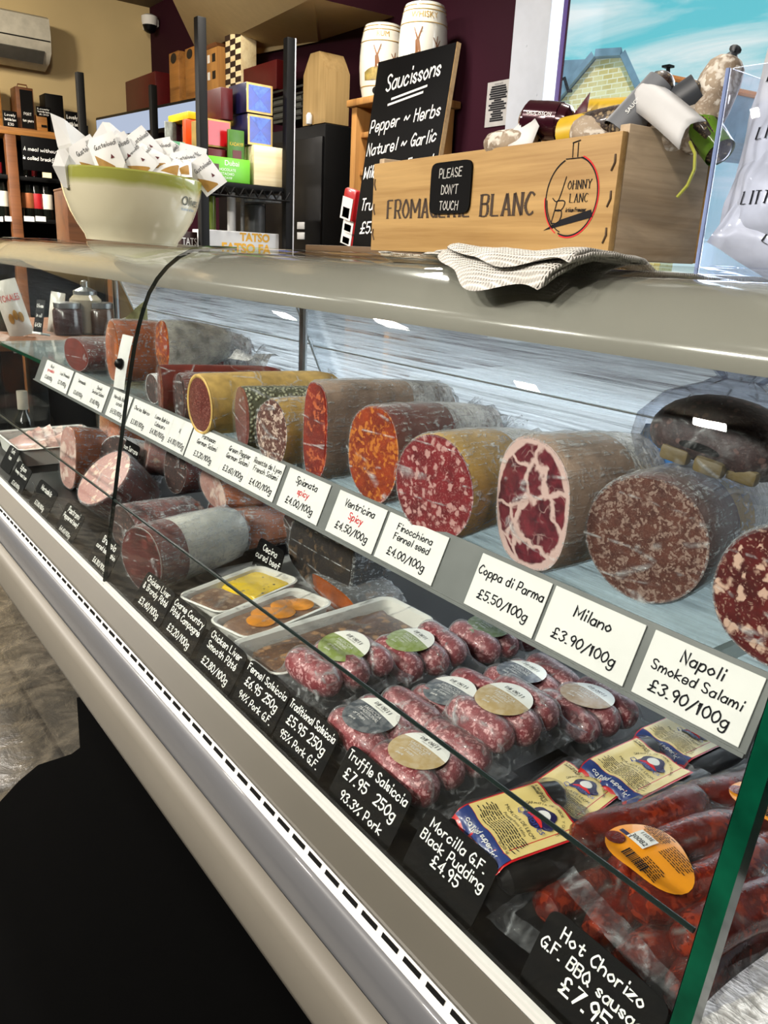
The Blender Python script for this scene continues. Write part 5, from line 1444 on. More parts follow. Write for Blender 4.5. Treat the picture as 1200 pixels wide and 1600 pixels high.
# cream bowl of paper sachets
BO = Vector((.665, 1.79, ZT + .009))
bowl = thing('bowl', 'large cream ceramic bowl with green rim full of white sachets', 'bowl', BO, 0, None, (RL(.5), RL(2.2), 0))
def glaze():
    m, t = newmat('bowl_glaze')
    v = t.coords(); z = t.n('ShaderNodeSeparateXYZ', None, Vector=v).outputs[2]
    f = t.ramp(t.math('ADD', t.math('MULTIPLY', z, 7.0), t.math('MULTIPLY', t.noise(v, 20.0, 3), .06)), [(.74, 0.0), (.84, 1.0)])
    col = t.mix(f, '#c9c2a6', '#8f9145')
    t.out(t.pbr(col, .12, 0.0, None, .6, .6)); return m
bprof = [(.001, .006), (.080, .006), (.090, .0), (.094, .0), (.097, .010), (.112, .030), (.126, .055), (.137, .085), (.143, .110), (.1455, .126), (.146, .134), (.143, .137), (.139, .134), (.136, .115), (.125, .075), (.105, .040), (.070, .020), (.001, .014)]
mb = MB(); mb.lathe(bprof, 56, False); mb.build('bowl', glaze(), bowl)
def on_bowl(a, b):
    z = .083 + b; r = .1372 + (z - .083) * .2 + .0008; g = RL(-66) + a / r
    return (r * math.cos(g), r * math.sin(g), z)
mb = MB(); prints(mb, 'Olives', 0, .0, .019, on_bowl, align='LEFT'); mb.build('lettering', plain('grey_green_ink', '#3f4438', .5), bowl, smooth=0, normals=False)
mb = MB(); prints(mb, 'festival of food', .002, -.010, .006, on_bowl, align='LEFT'); mb.build('small_lettering', plain('blue_ink', '#3b6f98', .5), bowl, smooth=0, normals=False)
M_paper = plain('white_paper', '#e4e3df', .65, vary=.04)
M_tan = plain('tan_print', '#a37a34', .6, vary=.2, scale=60)
M_wine = plain('wine_print', '#5a1d20', .6)
GSa = 'white sachets in the cream bowl'
sp = thing('sachet', 'white folded sachet leaning out over the right rim of the bowl', 'sachet', (0, 0, 0), 0, GSa)
sw, sh_ = .058, .072
def pouch(u, v, s): return ((u - .5) * sw, (v - .5) * sh_, s * .006 * math.sin(PI * u) * math.sin(PI * v))
mb = MB(); mb.grid(lambda u, v: pouch(u, v, 1), 8, 8); mb.grid(lambda u, v: pouch(u, v, -1), 8, 8); pb = mb.build('packet', M_paper, sp, smooth=30)
PT = lambda a, b: (a, b, pouch(a / sw + .5, b / sh_ + .5, 1)[2] + .0006)
mb = MB(); mb.grid(lambda u, v: PT(-.022 + .030 * u * (1 - .0 * v), -.030 + .034 * v * (1 - .9 * u)), 6, 6); mb.build('print_triangle', M_tan, pb)
mb = MB(); pen(mb, 'Gusteloedi', .004, .012, .009, .0009, PT, maxw=.044, slant=.2); mb.build('script', M_ink, pb, smooth=0, normals=False)
mb = MB(); mb.poly([PT(.006, -.012), PT(.014, -.012), PT(.010, -.004)]); mb.build('emblem', M_wine, pb, smooth=0, normals=False)
rnd = random.Random(11)
def face_cam(roll, tiltb, yawj): return (Matrix.Rotation(RL(-22 + yawj), 3, 'Z') @ Matrix.Rotation(RL(90 - tiltb), 3, 'X') @ Matrix.Rotation(RL(roll), 3, 'Z')).to_euler()
def bpos(u, v, back=0.0):
    p = W(u, v - 6, y=BO.y - .045 + back); return p
spots = [((322, 283), 38, 12, 8, -.03, None),
         ((166, 262), 22, 8, -10, -.02, 'white sachet standing at the left front rim of the bowl'),
         ((140, 268), 35, 10, 6, .0, 'white sachet half behind the sachet at the left front rim of the bowl'),
         ((190, 262), 30, 10, 4, -.02, 'white sachet second from left along the front rim of the bowl'),
         ((212, 272), 48, 20, 6, -.03, 'white sachet with two brown stripes near the middle of the front rim'),
         ((236, 272), 62, 35, 0, -.02, None), ((256, 279), 75, 45, 8, -.03, None), ((272, 284), 95, 50, -6, -.03, None), ((292, 280), 20, 30, 8, .0, None),
         ((225, 250), 40, 20, 10, .05, None), ((250, 262), 15, 25, -12, .05, None), ((278, 268), 55, 30, 6, .05, None), ((300, 272), -10, 25, 6, .03, None), ((175, 250), -20, 15, 10, .07, None), ((205, 255), 75, 15, 0, .07, None)]
for i, (uv, roll, tb, yj, back, lb) in enumerate(spots):
    q = sp if i == 0 else clone(sp)
    q.location = bpos(uv[0], uv[1] - (15 if i else 4), back); q.rotation_euler = face_cam(roll, tb, yj)
    if i: q['label'] = lb or 'white sachet lying loosely in the heap inside the cream bowl'
def bigbag(label, pts, back, text=True, seed=1):
    P3 = [bpos(u, v, back) for u, v in pts]; c = sum(P3, Vector()) / len(P3)
    o = thing('paper_bag', label, 'paper bag', c, 0, 'large white paper bags in the bowl')
    mb = MB(); n = len(P3); fwd = Vector((.35, .93, 0))
    A = [mb.bm.verts.new(p - c + fwd * (.004 * math.sin(3 * i + seed))) for i, p in enumerate(P3)]; B = [mb.bm.verts.new(p - c + fwd * (.014 + .004 * math.cos(2 * i))) for i, p in enumerate(P3)]
    m1 = mb.bm.verts.new(-fwd * .014); m2 = mb.bm.verts.new(fwd * .028)
    for i in range(n):
        mb.face([m1, A[i], A[(i + 1) % n]]); mb.face([m2, B[(i + 1) % n], B[i]]); mb.face([A[i], B[i], B[(i + 1) % n], A[(i + 1) % n]])
    mb.build('bag', M_paper, o, smooth=12)
bigbag('large white paper bag rising to a sharp tip at the left of the bowl', [(78, 182), (100, 192), (142, 226), (150, 270), (108, 278), (90, 235)], .09)
bigbag('large white paper bag standing behind the sachets in the bowl middle', [(160, 196), (172, 198), (215, 235), (222, 262), (150, 268), (132, 240)], .08, True, 2)
bigbag('printed white paper hanging down outside the left rim of the bowl', [(90, 240), (112, 236), (124, 262), (106, 300), (98, 298), (82, 265)], .02, True, 3)
# wooden box behind the bowl
o = thing('wooden_box', 'reddish brown wooden box on the counter behind the bowl', 'wooden box', (.80, 2.30, ZT + .001), RL(-6))
mb = MB(); mb.box((0, 0, .066), (.26, .17, .132), .004); mb.build('box', M_walnut, o)
mb = MB(); mb.box((0, 0, .1335), (.262, .172, .006), .002); mb.build('lid', M_walnut, o)

# ------------------------------------------------------------ behind the counter and across the shop
def pbox(name, label, cat, u0, u1, v0, v1, y=None, x=None, depth=.1, mat=None, group=None, deco=None, bev=.003, yaw=0.0, base=None):
    """box standing with its front face where the photo shows it: on a plane y (facing the aisle end) or x (facing the counter)"""
    um, vm = (u0 + u1) / 2, (v0 + v1) / 2
    if y is not None:
        a, b = W(u0, vm, y=y), W(u1, vm, y=y); lo, hi = W(um, v1, y=y), W(um, v0, y=y)
        lo.z = lo.z if base is None else base
        w, h = b.x - a.x, hi.z - lo.z
        o = thing(name, label, cat, ((a.x + b.x) / 2, y, lo.z), yaw, group)
        mb = MB(); mb.box((0, depth / 2, h / 2), (w, depth, h), bev)
    else:
        a, b = W(u0, vm, x=x), W(u1, vm, x=x); lo, hi = W(um, v1, x=x), W(um, v0, x=x)
        w, h = a.y - b.y, hi.z - lo.z
        o = thing(name, label, cat, (x, (a.y + b.y) / 2, lo.z), -PI / 2 + yaw, group)
        mb = MB(); mb.box((0, depth / 2, h / 2), (w, depth, h), bev)
    body = mb.build('box', mat, o)
    if deco: deco(o, body, w, h, depth)
    return o
def face_text(lines, mat, dz=.0008, font=prints):
    def f(o, body, w, h, d):
        mb = MB()
        for (s_, x, z, hh) in lines: font(mb, s_, x * w, z * h, hh * h, fn=lambda a, b: (a, -dz, b), maxw=w * .86)
        mb.build('lettering', mat, body, smooth=0, normals=False)
    return f
def multi(*fs):
    def f(*a):
        for q in fs: q(*a)
    return f
def patch(nm, mat, x0, x1, z0, z1, dz=.0006):
    def f(o, body, w, h, d):
        mb = MB(); mb.box(((x0 + x1) / 2 * w, -dz, (z0 + z1) / 2 * h), ((x1 - x0) * w, .001, (z1 - z0) * h)); mb.build(nm, mat, body, smooth=0)
    return f

# wire shelf unit
UY0, UY1 = 3.0, 4.36
UX0, UX1 = .465 * UY0, .587 * UY0
su = thing('shelving_unit', 'tall black metal shelving unit behind the counter', 'shelving unit', (UX0, UY0, 0)); o6 = -su.location
zt0 = W(312, 27, y=UY0).z
for (x, y) in ((UX0, UY0), (UX1, UY0), (UX0, UY1), (UX1, UY1)):
    mb = MB(); mb.box((x, y, zt0 / 2), (.034, .034, zt0), .003)
    for k in range(24): mb.box((x + .0172, y, zt0 - .06 - k * .05), (.002, .012, .006))
    mb.build('post', M_black, su, loc=o6)
zs1 = W(380, 286, y=UY0).z; zs2 = W(380, 397, y=UY0).z
for z in (zs1, zs2, zs2 - .5):
    mb = MB(); mb.box(((UX0 + UX1) / 2, (UY0 + UY1) / 2, z - .012), (UX1 - UX0, UY1 - UY0, .02), .003)
    for k in range(9):
        xx = UX0 + (UX1 - UX0) * k / 9
        mb.tube([(xx, UY0 - .016, z - .02), (xx + (UX1 - UX0) / 18, UY0 - .016, z - .05), (xx + (UX1 - UX0) / 9, UY0 - .016, z - .02)], .004, 6)
    mb.tube([(UX0, UY0 - .016, z - .052), (UX1, UY0 - .016, z - .052)], .004, 6)
    mb.build('shelf', M_black, su, loc=o6)
mb = MB(); mb.box((UX1 + .0185, UY0, zt0 / 2), (.004, .036, zt0)); mb.build('edge_strip', plain('post_edge', '#c9ccd0', .35), su, 'pale edge of the right front post', loc=o6, smooth=0)
M_lime = plain('lime_card', '#6bbf2e', .35, vary=.05); M_dgreen = plain('green_card', '#3f6b1f', .4); M_redc = plain('red_card', '#b01218', .3, coat=.4); M_dred = plain('dark_red_card', '#4d0a0c', .4)
M_yel = plain('yellow_card', '#d9b416', .4); M_oran = plain('orange_card', '#d8470f', .4); M_gold_e = plain('gold_edge', '#b89a58', .35, .5)
M_bluec = plain('blue_tin_dark', '#1c1e48', .3, coat=.3); M_bluef = plain('blue_tin', '#1a35a0', .3, vary=.2, scale=60, coat=.4); M_bluel = plain('blue_tin_light', '#4766c8', .3, vary=.4, scale=80)
yF = UY0 + .03
pbox('chocolate_box', 'bright lime green flat box on the front edge of the shelving unit', 'box', 318, 391, 246, 281, y=yF, base=zs1, depth=.10, mat=M_lime,
     deco=multi(face_text([('Dubai', .1, .68, .22), ('CHOCOLATE', -.02, .45, .11), ('PISTACHIO', -.02, .28, .11), ('KADAYIF', -.02, .12, .1)], M_pen), patch('photo', plain('choc_brown', '#4a2a18', .4), -.42, -.18, .25, .7)))
pbox('pale_wooden_box', 'pale bare wooden box beside the lime green box', 'wooden box', 397, 444, 229, 287, y=yF, base=zs1, depth=.17, mat=M_pale)
def pyramid(o, body, w, h, d):
    mb = MB(); mb.box((0, -.0002, h / 2), (w * .99, .001, h * .99)); mb.build('gold_border', M_gold_e, body, smooth=0)
    mb = MB(); mb.box((0, -.0008, h / 2), (w * .84, .001, h * .84)); mb.build('blue_panel', M_bluef, body, smooth=0)
    mb = MB()
    for (a, b) in (((-.4, .08), (.4, .08)), ((-.4, .92), (.4, .92))): mb.poly([(a[0] * w, -.0018, a[1] * h), (b[0] * w, -.0018, b[1] * h), (0, -.0018, .5 * h)])
    mb.build('star', M_bluel, body, smooth=0)
pbox('blue_box', 'upper of the two blue and gold patterned boxes stacked on the pale wooden box', 'box', 385, 426, 131, 178, y=yF + .02, depth=.15, mat=M_bluec, deco=multi(pyramid))
pbox('blue_box', 'lower of the two blue and gold patterned boxes stacked on the pale wooden box', 'box', 387, 426, 180, 228, y=yF + .02, depth=.15, mat=M_bluec, deco=multi(pyramid))
pbox('red_box', 'plain dark red box left of the upper blue box', 'box', 345, 364, 137, 187, y=yF + .10, depth=.2, mat=M_dred)
pbox('red_tin', 'bright red square box with gold edge left of the lower blue box', 'box', 323, 361, 187, 231, y=yF + .05, depth=.14, mat=M_gold_e, deco=patch('red_panel', M_redc, -.44, .44, .07, .93))
pbox('red_box', 'brown-red box right behind the lime green box', 'box', 324, 358, 233, 247, y=yF + .04, base=zs1, depth=.12, mat=M_dred)
pbox('chocolate_bar', 'upright dark green chocolate pack leaning before the blue boxes', 'box', 357, 382, 203, 252, y=yF + .012, base=zs1, depth=.015, mat=M_dgreen, deco=multi(patch('photo', plain('choc_red', '#5c1a14', .4), -.25, .3, .4, .62), face_text([('KADAYIF', 0, .7, .07), ('PISTACHIO', 0, .2, .05)], M_yel)))
pbox('yellow_box', 'flat yellow box on top of the goods at the left front post', 'box', 294, 344, 177, 189, y=yF + .25, depth=.2, mat=M_yel)
pbox('orange_pack', 'orange and yellow snack pack left of the front post', 'snack pack', 290, 312, 187, 228, y=yF + .25, depth=.03, mat=M_oran, deco=patch('yellow_band', M_yel, .1, .35, .05, .9))
pbox('green_carton', 'green carton left of the front post, low on the shelf', 'box', 280, 312, 243, 276, y=yF + .1, base=zs1, depth=.12, mat=M_dgreen)
pbox('red_carton', 'dark red carton next to the green carton left of the front post', 'box', 264, 281, 232, 276, y=yF + .15, base=zs1, depth=.12, mat=M_dred)
pbox('black_carton', 'black carton left of the dark red carton', 'box', 251, 264, 234, 274, y=yF + .2, base=zs1, depth=.12, mat=M_black)
pbox('yellow_pack', 'narrow red and yellow pack left of the black carton', 'snack pack', 241, 252, 232, 266, y=yF + .3, base=zs1, depth=.03, mat=M_redc, deco=patch('yellow_side', M_yel, -.1, .5, 0, .6))
for i, (u0, u1, v0, v1, m, lb) in enumerate(((258, 276, 190, 220, 'grey_cover', 'grey-green magazine leaning in the rack on the shelving unit'), (273, 285, 190, 222, 'plum_cover', 'plum coloured magazine behind the grey-green one'), (283, 294, 198, 225, 'pale_cover', 'pale magazine beside the orange snack pack'))):
    pbox('magazine', lb, 'magazine', u0, u1, v0, v1, y=yF + .4 + .03 * i, base=zs1, depth=.008, mat=plain(m, ('#8b948f', '#4a2038', '#b3ada4')[i], .4, vary=.4, scale=40), group='magazines on the shelving unit')
pbox('blue_pack', 'blue and white striped pack at the left end of the goods on the shelf', 'snack pack', 219, 241, 224, 246, y=yF + .5, base=zs1, depth=.05, mat=plain('blue_pack', '#20308c', .35), deco=multi(patch('white_stripe', M_white, -.2, -.1, 0, .7), patch('white_stripe', M_white, .1, .2, 0, .7)))
pbox('green_pack', 'pale green pack lying above the black carton', 'snack pack', 250, 290, 220, 232, y=yF + .2, depth=.10, mat=plain('mint_card', '#5f9c7d', .4))
# lower shelf: printed carton, cylinder, jars
pbox('printed_carton', 'white carton with yellow lettering on the lower shelf', 'carton', 321, 436, 362, 396, y=yF, base=zs2, depth=.12, mat=M_white, deco=face_text([('FATSO FA', .04, .06, .42), ('TATSO', .16, .60, .36)], plain('yellow_print', '#d9a21c', .5), font=lambda *a, **k: prints(*a, bold=.06, **k)))
for (u, v0, v1, r, m, nm, lb) in ((362, 297, 364, 6, M_white, 'paper_tube', 'white upright paper tube standing on the lower shelf'), (379, 300, 364, 3, plain('grey_rod', '#8a8c8c', .4), 'metal_tube', 'thin grey tube right of the white paper tube'), (331, 303, 345, 6, plain('jar_green', '#5a6a2a', .2), 'jar', 'green jar at the left end of the lower shelf')):
    y = yF + .2; lo, hi = W(u, v1, y=y), W(u, v0, y=y); lo.z = zs2 + .001; rad = (W(u + r, v0, y=y) - hi).length
    o = thing(nm, lb, nm.replace('_', ' '), lo)
    mb = MB(); mb.lathe([(rad * .8, 0), (rad, .005), (rad, (hi.z - lo.z) * .9), (rad * .9, hi.z - lo.z)], 18); mb.build('body', m, o)
    mb = MB(); mb.lathe([(rad * .92, (hi.z - lo.z) * .96), (rad * 1.02, (hi.z - lo.z) * .97), (rad * 1.02, (hi.z - lo.z) * 1.05), (rad * .9, (hi.z - lo.z) * 1.06)], 18); mb.build('lid', M_black, o)
pbox('grey_carton', 'grey printed carton hanging low under the top shelf at the right post', 'carton', 398, 440, 304, 316, y=yF + .1, depth=.2, mat=plain('grey_print', '#8b959a', .5, vary=.4, scale=90))
pbox('grey_canister', 'dim grey canister standing behind the printed carton', 'canister', 397, 417, 318, 396, y=yF + .14, base=zs2, depth=.12, mat=plain('canister_grey', '#4d5152', .4), bev=.02)
pbox('dark_box', 'dark brown box at the foot of the left front post', 'box', 283, 309, 362, 392, y=yF, depth=.2, mat=plain('dark_brown_card', '#2a1512', .5), deco=face_text([('TATS', 0, .3, .4)], M_white))

# black cabinet along the dark wall, with boxes on it
cx0 = 2.0
ytop = W(490, 194, x=cx0)
cab = thing('black_cabinet', 'tall black cabinet against the dark wall behind the shelving unit', 'cabinet', (2.14, 3.55, 0)); o7 = -cab.location
mb = MB(); mb.box((2.15, 3.62, ytop.z / 2), (.28, 1.0, ytop.z), .006); mb.build('body', M_black, cab, loc=o7)
mb = MB(); mb.box((2.006, 3.37, ytop.z / 2), (.012, .49, ytop.z - .1), .004); d_ = mb.build('door', M_blackp, cab, loc=o7)
mb = MB(); mb.box((2.006, 3.87, ytop.z / 2), (.012, .49, ytop.z - .1), .004); mb.build('door', M_blackp, cab, loc=o7)
for (v0, v1, lb) in ((347, 358, 'upper of two small white tickets on the black cabinet'), (363, 374, 'lower of two small white tickets on the black cabinet')):
    o = pbox('shelf_ticket', lb, 'ticket', 465, 476, v0, v1, x=1.998, depth=.004, mat=M_white, group='white tickets on the black cabinet', bev=.001)
    o.location.x = 1.995
# tall pale bottle box
def gable_box(name, label, u0, u1, v0, v1, x, mat, depth=.12, group=None, top=.72):
    um, vm = (u0 + u1) / 2, (v0 + v1) / 2
    a, b = W(u0, vm, x=x), W(u1, vm, x=x); lo, hi = W(um, v1, x=x), W(um, v0, x=x)
    w, h = a.y - b.y, hi.z - lo.z
    o = thing(name, label, 'bottle box', (x, (a.y + b.y) / 2, lo.z), -PI / 2, group)
    mb = MB(); mb.extr([(-w / 2, 0), (w / 2, 0), (w / 2, h * top), (w * .36, h * .86), (w * .2, h), (-w * .2, h), (-w * .36, h * .86), (-w / 2, h * top)], 0, depth); mb.build('box', mat, o)
    return o
o = gable_box('bottle_box', 'tall pale arched wooden bottle box on the black cabinet', 474, 509, 82, 194, 2.02, wood('pale_arch_wood', '#a88b5a', '#8a6c3c', .6, .6, 2))
mb = MB(); mb.lathe([(.012, 0), (.013, .004), (.013, .035), (.006, .045)], 14, c=(-.015, -.014, .0)); mb.build('white_tag', M_white, o)
M_win = plain('box_window', '#171210', .5)
# the long blank panel and the boxes above it
wbd = thing('wall_board', 'long pale blue-white blank panel on the dark wall', 'wallboard', (0, 0, 0))
r0, r1 = W(150, 188, y=1.0), W(341, 150, y=1.0)
y2 = 2.03 / r1.x; zt3 = (r1.z - CAMZ) * y2; y1 = zt3 / (r0.z - CAMZ)
pL, pR = Vector((r0.x * y1, y1, 0)), Vector((2.03, y2, 0))
hs = zt3 - (W(341, 172, y=y2).z - CAMZ); hs = (hs + zt3 - (W(150, 226, y=y1).z - CAMZ)) / 2
zc = CAMZ + zt3 - hs / 2; dl = pL - pR; Ls = dl.length; ya, yb = pL.y, pR.y
wbd.location = ((pL.x + pR.x) / 2, (pL.y + pR.y) / 2, zc); wbd.rotation_euler = (0, 0, math.atan2(dl.y, dl.x) - PI / 2)
mb = MB(); mb.box((.026, 0, 0), (.04, Ls + .04, hs + .035), .006); mb.build('frame', M_blackp, wbd)
mb = MB(); mb.box((.003, 0, 0), (.003, Ls, hs)); mb.build('wallboard', glow('board_glow', '#cfdcf5', .8), wbd, smooth=0)  # emissive face of the long panel, one even pale blue-white
zb = zc + hs / 2 - .01
ws = thing('wall_shelf', 'narrow dark shelf above the blank panel', 'shelf', (2.195, (ya + yb) / 2, zb)); mb = MB(); mb.box((0, 0, -.006), (.20, ya - yb + .4, .018), .003); mb.build('board', M_black, ws)
for z_ in (-1, 1):
    mb = MB(); mb.box((.10, z_ * .5, -.04), (.02, .03, .07), .003); mb.build('bracket', M_black, ws)
def on_shelf(name, label, u0, u1, v0, mat, depth, cat='box', deco=None, x=2.11, group=None):
    um = (u0 + u1) / 2
    a, b = W(u0, v0 + 20, x=x), W(u1, v0 + 20, x=x); h = W(um, v0, x=x).z - zb - .003; w = a.y - b.y
    o = thing(name, label, cat, (x, (a.y + b.y) / 2, zb + .003), -PI / 2, group)
    mb = MB(); mb.box((0, depth / 2, h / 2), (w, depth, h), .004); body = mb.build('box', mat, o)
    if deco: deco(o, body, w, h, depth)
    return o
on_shelf('red_box', 'big dark red box at the left end of the shelf above the blank panel', 196, 243, 119, M_dred, .16)
def handle_hole(o, body, w, h, d):
    mb = MB(); mb.disc(lambda q_, g: (q_ * w * .3 * math.cos(g), -.001, h * .90 + q_ * w * .2 * math.sin(g)), 2, 18); mb.build('handle_hole', M_win, body, smooth=0)
on_shelf('bottle_box', 'tan bottle box with oval hole, left of the pair above the blank panel', 264, 279, 81, M_oak, .1, 'bottle box', handle_hole)
on_shelf('bottle_box', 'tan bottle box with oval hole, right of the pair above the blank panel', 289, 304, 74, M_oak, .1, 'bottle box', handle_hole)
def windows(o, body, w, h, d):
    for z in (.12, .45, .75):
        mb = MB(); mb.box((.18 * w, -.001, z * h + .02), (w * .22, .002, h * .14)); mb.build('window', M_win, body, smooth=0)
        mb = MB(); mb.box((-.2 * w, -.001, z * h + .02), (w * .16, .002, h * .14)); mb.build('window', M_white, body, smooth=0)
    mb = MB(); mb.extr([(-w / 2, h), (w / 2, h), (w * .3, h * 1.08), (-w * .3, h * 1.08)], 0, d); mb.build('roof', M_walnut, body, smooth=0)
on_shelf('house_box', 'tan gift box printed like a townhouse above the screen', 320, 341, 75, M_pine, .17, 'gift box', windows)
def checks(o, body, w, h, d):
    mb = MB()
    for i in range(12):
        for j in range(3):
            if (i + j) % 2: mb.box(((j - 1) * w / 3, -.001, (i + .5) * h / 12), (w / 3, .002, h / 12))
    mb.build('checks', plain('check_brown', '#2a1812', .5), body, smooth=0)
on_shelf('checked_box', 'tall brown and cream chequered box right of the townhouse box', 352, 376, 52, M_pale, .09, 'bottle box', checks)
on_shelf('red_box', 'wide dark red box behind the blue boxes under the sloping ceiling', 380, 432, 100, M_dred, .1)
o = pbox('wicker_hamper', 'dark grey slatted hamper behind the right front post', 'hamper', 427, 470, 152, 190, x=2.06, depth=.2, mat=plain('hamper_grey', '#3a3c36', .6))
for k in range(5):
    mb = MB(); mb.box((0, -.004, .02 + k * .028), (.30, .008, .010), .002); mb.build('slat', plain('hamper_slat', '#14140f', .6), o)
# security camera in the corner
o = thing('security_camera', 'small white security camera in the corner under the ceiling', 'security camera', W(234, 40, y=5.55))
mb = MB(); mb.lathe([(.045, .0), (.05, .02), (.05, .05), (.03, .06)], 18); mb.build('mount', M_white, o)
mb = MB(); mb.disc(lambda q_, g: (q_ * .045 * math.cos(g), q_ * .045 * math.sin(g), -.045 * math.sqrt(max(0, 1 - q_ * q_))), 5, 20); mb.build('dome', M_blackp, o)
mb = MB(); mb.box((.03, .06, .02), (.05, .16, .05), .01); mb.build('arm', M_white, o)
# air conditioner
p0, p1 = W(81, 62, y=RYW), W(40, 105, y=RYW)
zA, zB = W(60, 22, y=RYW - .2).z, W(60, 103, y=RYW - .2).z; xr = W(80, 60, y=RYW - .22).x
hA = zA - zB
o = thing('air_conditioner', 'white wall-mounted air conditioner on the cream wall', 'air conditioner', (xr - .42, RYW - .001, zB))
pr = [(0, .02), (0, hA), (-.16, hA), (-.20, hA * .94), (-.215, hA * .6), (-.205, hA * .28), (-.15, .03), (-.05, 0)]
mb = MB(); mb.extr(pr, -.42, .42, 0); mb.build('housing', plain('ac_white', '#b5b1a4', .45), o, smooth=50)
mb = MB(); mb.box((0, -.2135, hA * .50), (.83, .004, .006)); mb.build('panel_line', M_black, o, smooth=0)
mb = MB(); mb.extr([(-.208, hA * .30), (-.212, hA * .28), (-.155, .02), (-.15, .03)], -.38, .38, 0); mb.build('louvre', plain('ac_grey', '#4b4a45', .5), o, smooth=0)

# wine rack on the cream wall
yR = RYW - .32
zt_ = W(80, 206, y=yR).z
xl, xrk = W(-60, 250, y=yR).x, W(178, 250, y=yR).x
rk = thing('wine_rack', 'oak wine rack along the cream wall with bottles', 'wine rack', ((xl + xrk) / 2, yR, 0)); o8 = -rk.location
mb = MB(); mb.box(((xl + xrk) / 2, yR + .16, zt_ - .02), (xrk - xl, .31, .04), .004); mb.build('top_board', M_oak, rk, loc=o8)
for u in (-50, 24, 172):
    x_ = W(u, 300, y=yR).x
    mb = MB(); mb.box((x_, yR + .03, zt_ / 2 - .02), (.06, .05, zt_ - .04), .004); mb.build('upright', M_walnut, rk, loc=o8)
mb = MB(); mb.box(((xl + xrk) / 2, yR + .30, zt_ / 2), (xrk - xl, .02, zt_ - .06)); mb.build('back_panel', M_black, rk, smooth=0, loc=o8)
zsh = [W(60, v, y=yR).z for v in (277, 342, 410)]
for z in zsh:
    mb = MB(); mb.box(((xl + xrk) / 2, yR + .16, z - .012), (xrk - xl, .28, .024), .002); mb.build('shelf', M_black, rk, loc=o8)
o = pbox('slogan_board', 'black board with a chalked slogan on the wine rack', 'chalkboard', 34, 92, 215, 268, y=yR - .002, depth=.012, mat=M_chalk)
hb = W(60, 215, y=yR).z - W(60, 268, y=yR).z
mb = MB()
for i, s_ in enumerate(('A meal without', 'is called breakfast')): pen(mb, s_, .0, hb * (.58 - .26 * i), hb * .10, hb * .015, lambda a, b: (a, -.0008, b), maxw=.21, slant=.1)
mb.build('lettering', M_pen, o, smooth=0, normals=False); o.location.y -= .012
mats_b = [plain('bottle_dark', '#0c0f0b', .12), plain('bottle_label_cream', '#cfc8b8', .6), plain('bottle_label_red', '#a3121c', .5), plain('capsule_red', '#6a1016', .35), plain('bottle_label_copper', '#b06a42', .4, .4)]
def bottle(label, u, zf, lab, cap, yy=None, group='wine bottles in the rack', h=.30):
    p = W(u, 320, y=yy or yR + .1)
    o = thing('wine_bottle', label, 'wine bottle', (p.x, p.y, zf), 0, group)
    mb = MB(); mb.lathe([(.030, 0), (.037, .004), (.037, .185), (.030, .212), (.015, .236), (.0135, .29), (.0155, .291), (.0155, .300), (.012, .301)], 18); mb.build('glass', mats_b[0], o)
    mb = MB(); mb.lathe([(.0376, .06), (.0378, .061), (.0378, .145), (.0376, .146)], 18, False); mb.build('label', mats_b[lab], o)
    mb = MB(); mb.lathe([(.0165, .245), (.017, .246), (.017, .304), (.004, .305)], 16, False); mb.build('capsule', mats_b[cap], o)
    return o
for (u, i, lab, cap, lb) in ((4, 1, 1, 3, 'wine bottle with white label at the left picture edge'), (-14, 1, 1, 3, 'wine bottle mostly cut by the left picture edge'), (45, 1, 4, 0, 'wine bottle with copper label right of the rack upright'), (58, 1, 2, 3, 'wine bottle with bright red label in the rack'), (73, 1, 1, 0, 'dark wine bottle right of the red-label bottle')):
    bottle(lb, u, zsh[i], lab, cap)
for (u0, u1, lb) in ((-8, 5, 'white shelf ticket at the left picture edge'), (8, 24, 'white shelf ticket left of the rack upright'), (38, 54, 'white shelf ticket under the copper-label bottle'), (56, 72, 'white shelf ticket under the red-label bottle')):
    o = pbox('shelf_ticket', lb, 'shelf ticket', u0, u1, 338, 346, y=yR + .012, depth=.002, mat=M_white, group='white shelf tickets on the wine rack', bev=0)
    o.location.y = yR + .017
o = pbox('small_photo', 'small cream card on the wine rack right of the slogan', 'card', 65, 79, 270, 278, y=yR, depth=.002, mat=M_pale, bev=0); o.location.y -= .02
# boxes on the rack top
yT = yR + .10
def topbox(name, label, u0, u1, v0, mat, depth=.1, cat='box', deco=None, yy=None):
    o = pbox(name, label, cat, u0, u1, v0, 210, y=yy or yT, depth=depth, mat=mat, deco=deco); o.location.z = zt_ + .001; return o
def openfront(o, body, w, h, d):
    mb = MB(); mb.box((.08 * w, -.001, h * .5), (w * .72, .003, h * .88)); mb.build('opening', M_black, body, smooth=0)
    mb = MB(); mb.tube([(-w * .3, .04, h), (-w * .25, .04, h * 1.08), (w * .25, .04, h * 1.08), (w * .3, .04, h)], .004, 6); mb.build('handle', M_walnut, body)
    mb = MB(); 
    for i, s_ in enumerate(('PORT', 'ten years')): pen(mb, s_, .08 * w, h * (.36 - .15 * i), h * .06, fn=lambda a, b: (a, -.0035, b), maxw=w * .6)
    mb.build('lettering', M_pen, body, smooth=0, normals=False)
topbox('bottle_crate', 'upright wooden bottle box with black front and handle on the wine rack', 27, 54, 143, M_walnut, .12, 'bottle box', openfront)
topbox('black_box', 'plain black upright gift box on the wine rack', 72, 100, 148, M_black, .12, 'gift box')
topbox('drawer_box', 'small oak box with metal pull on the wine rack', 58, 80, 183, M_oak, .1, 'box', patch('pull', M_black, -.2, .2, .3, .45))
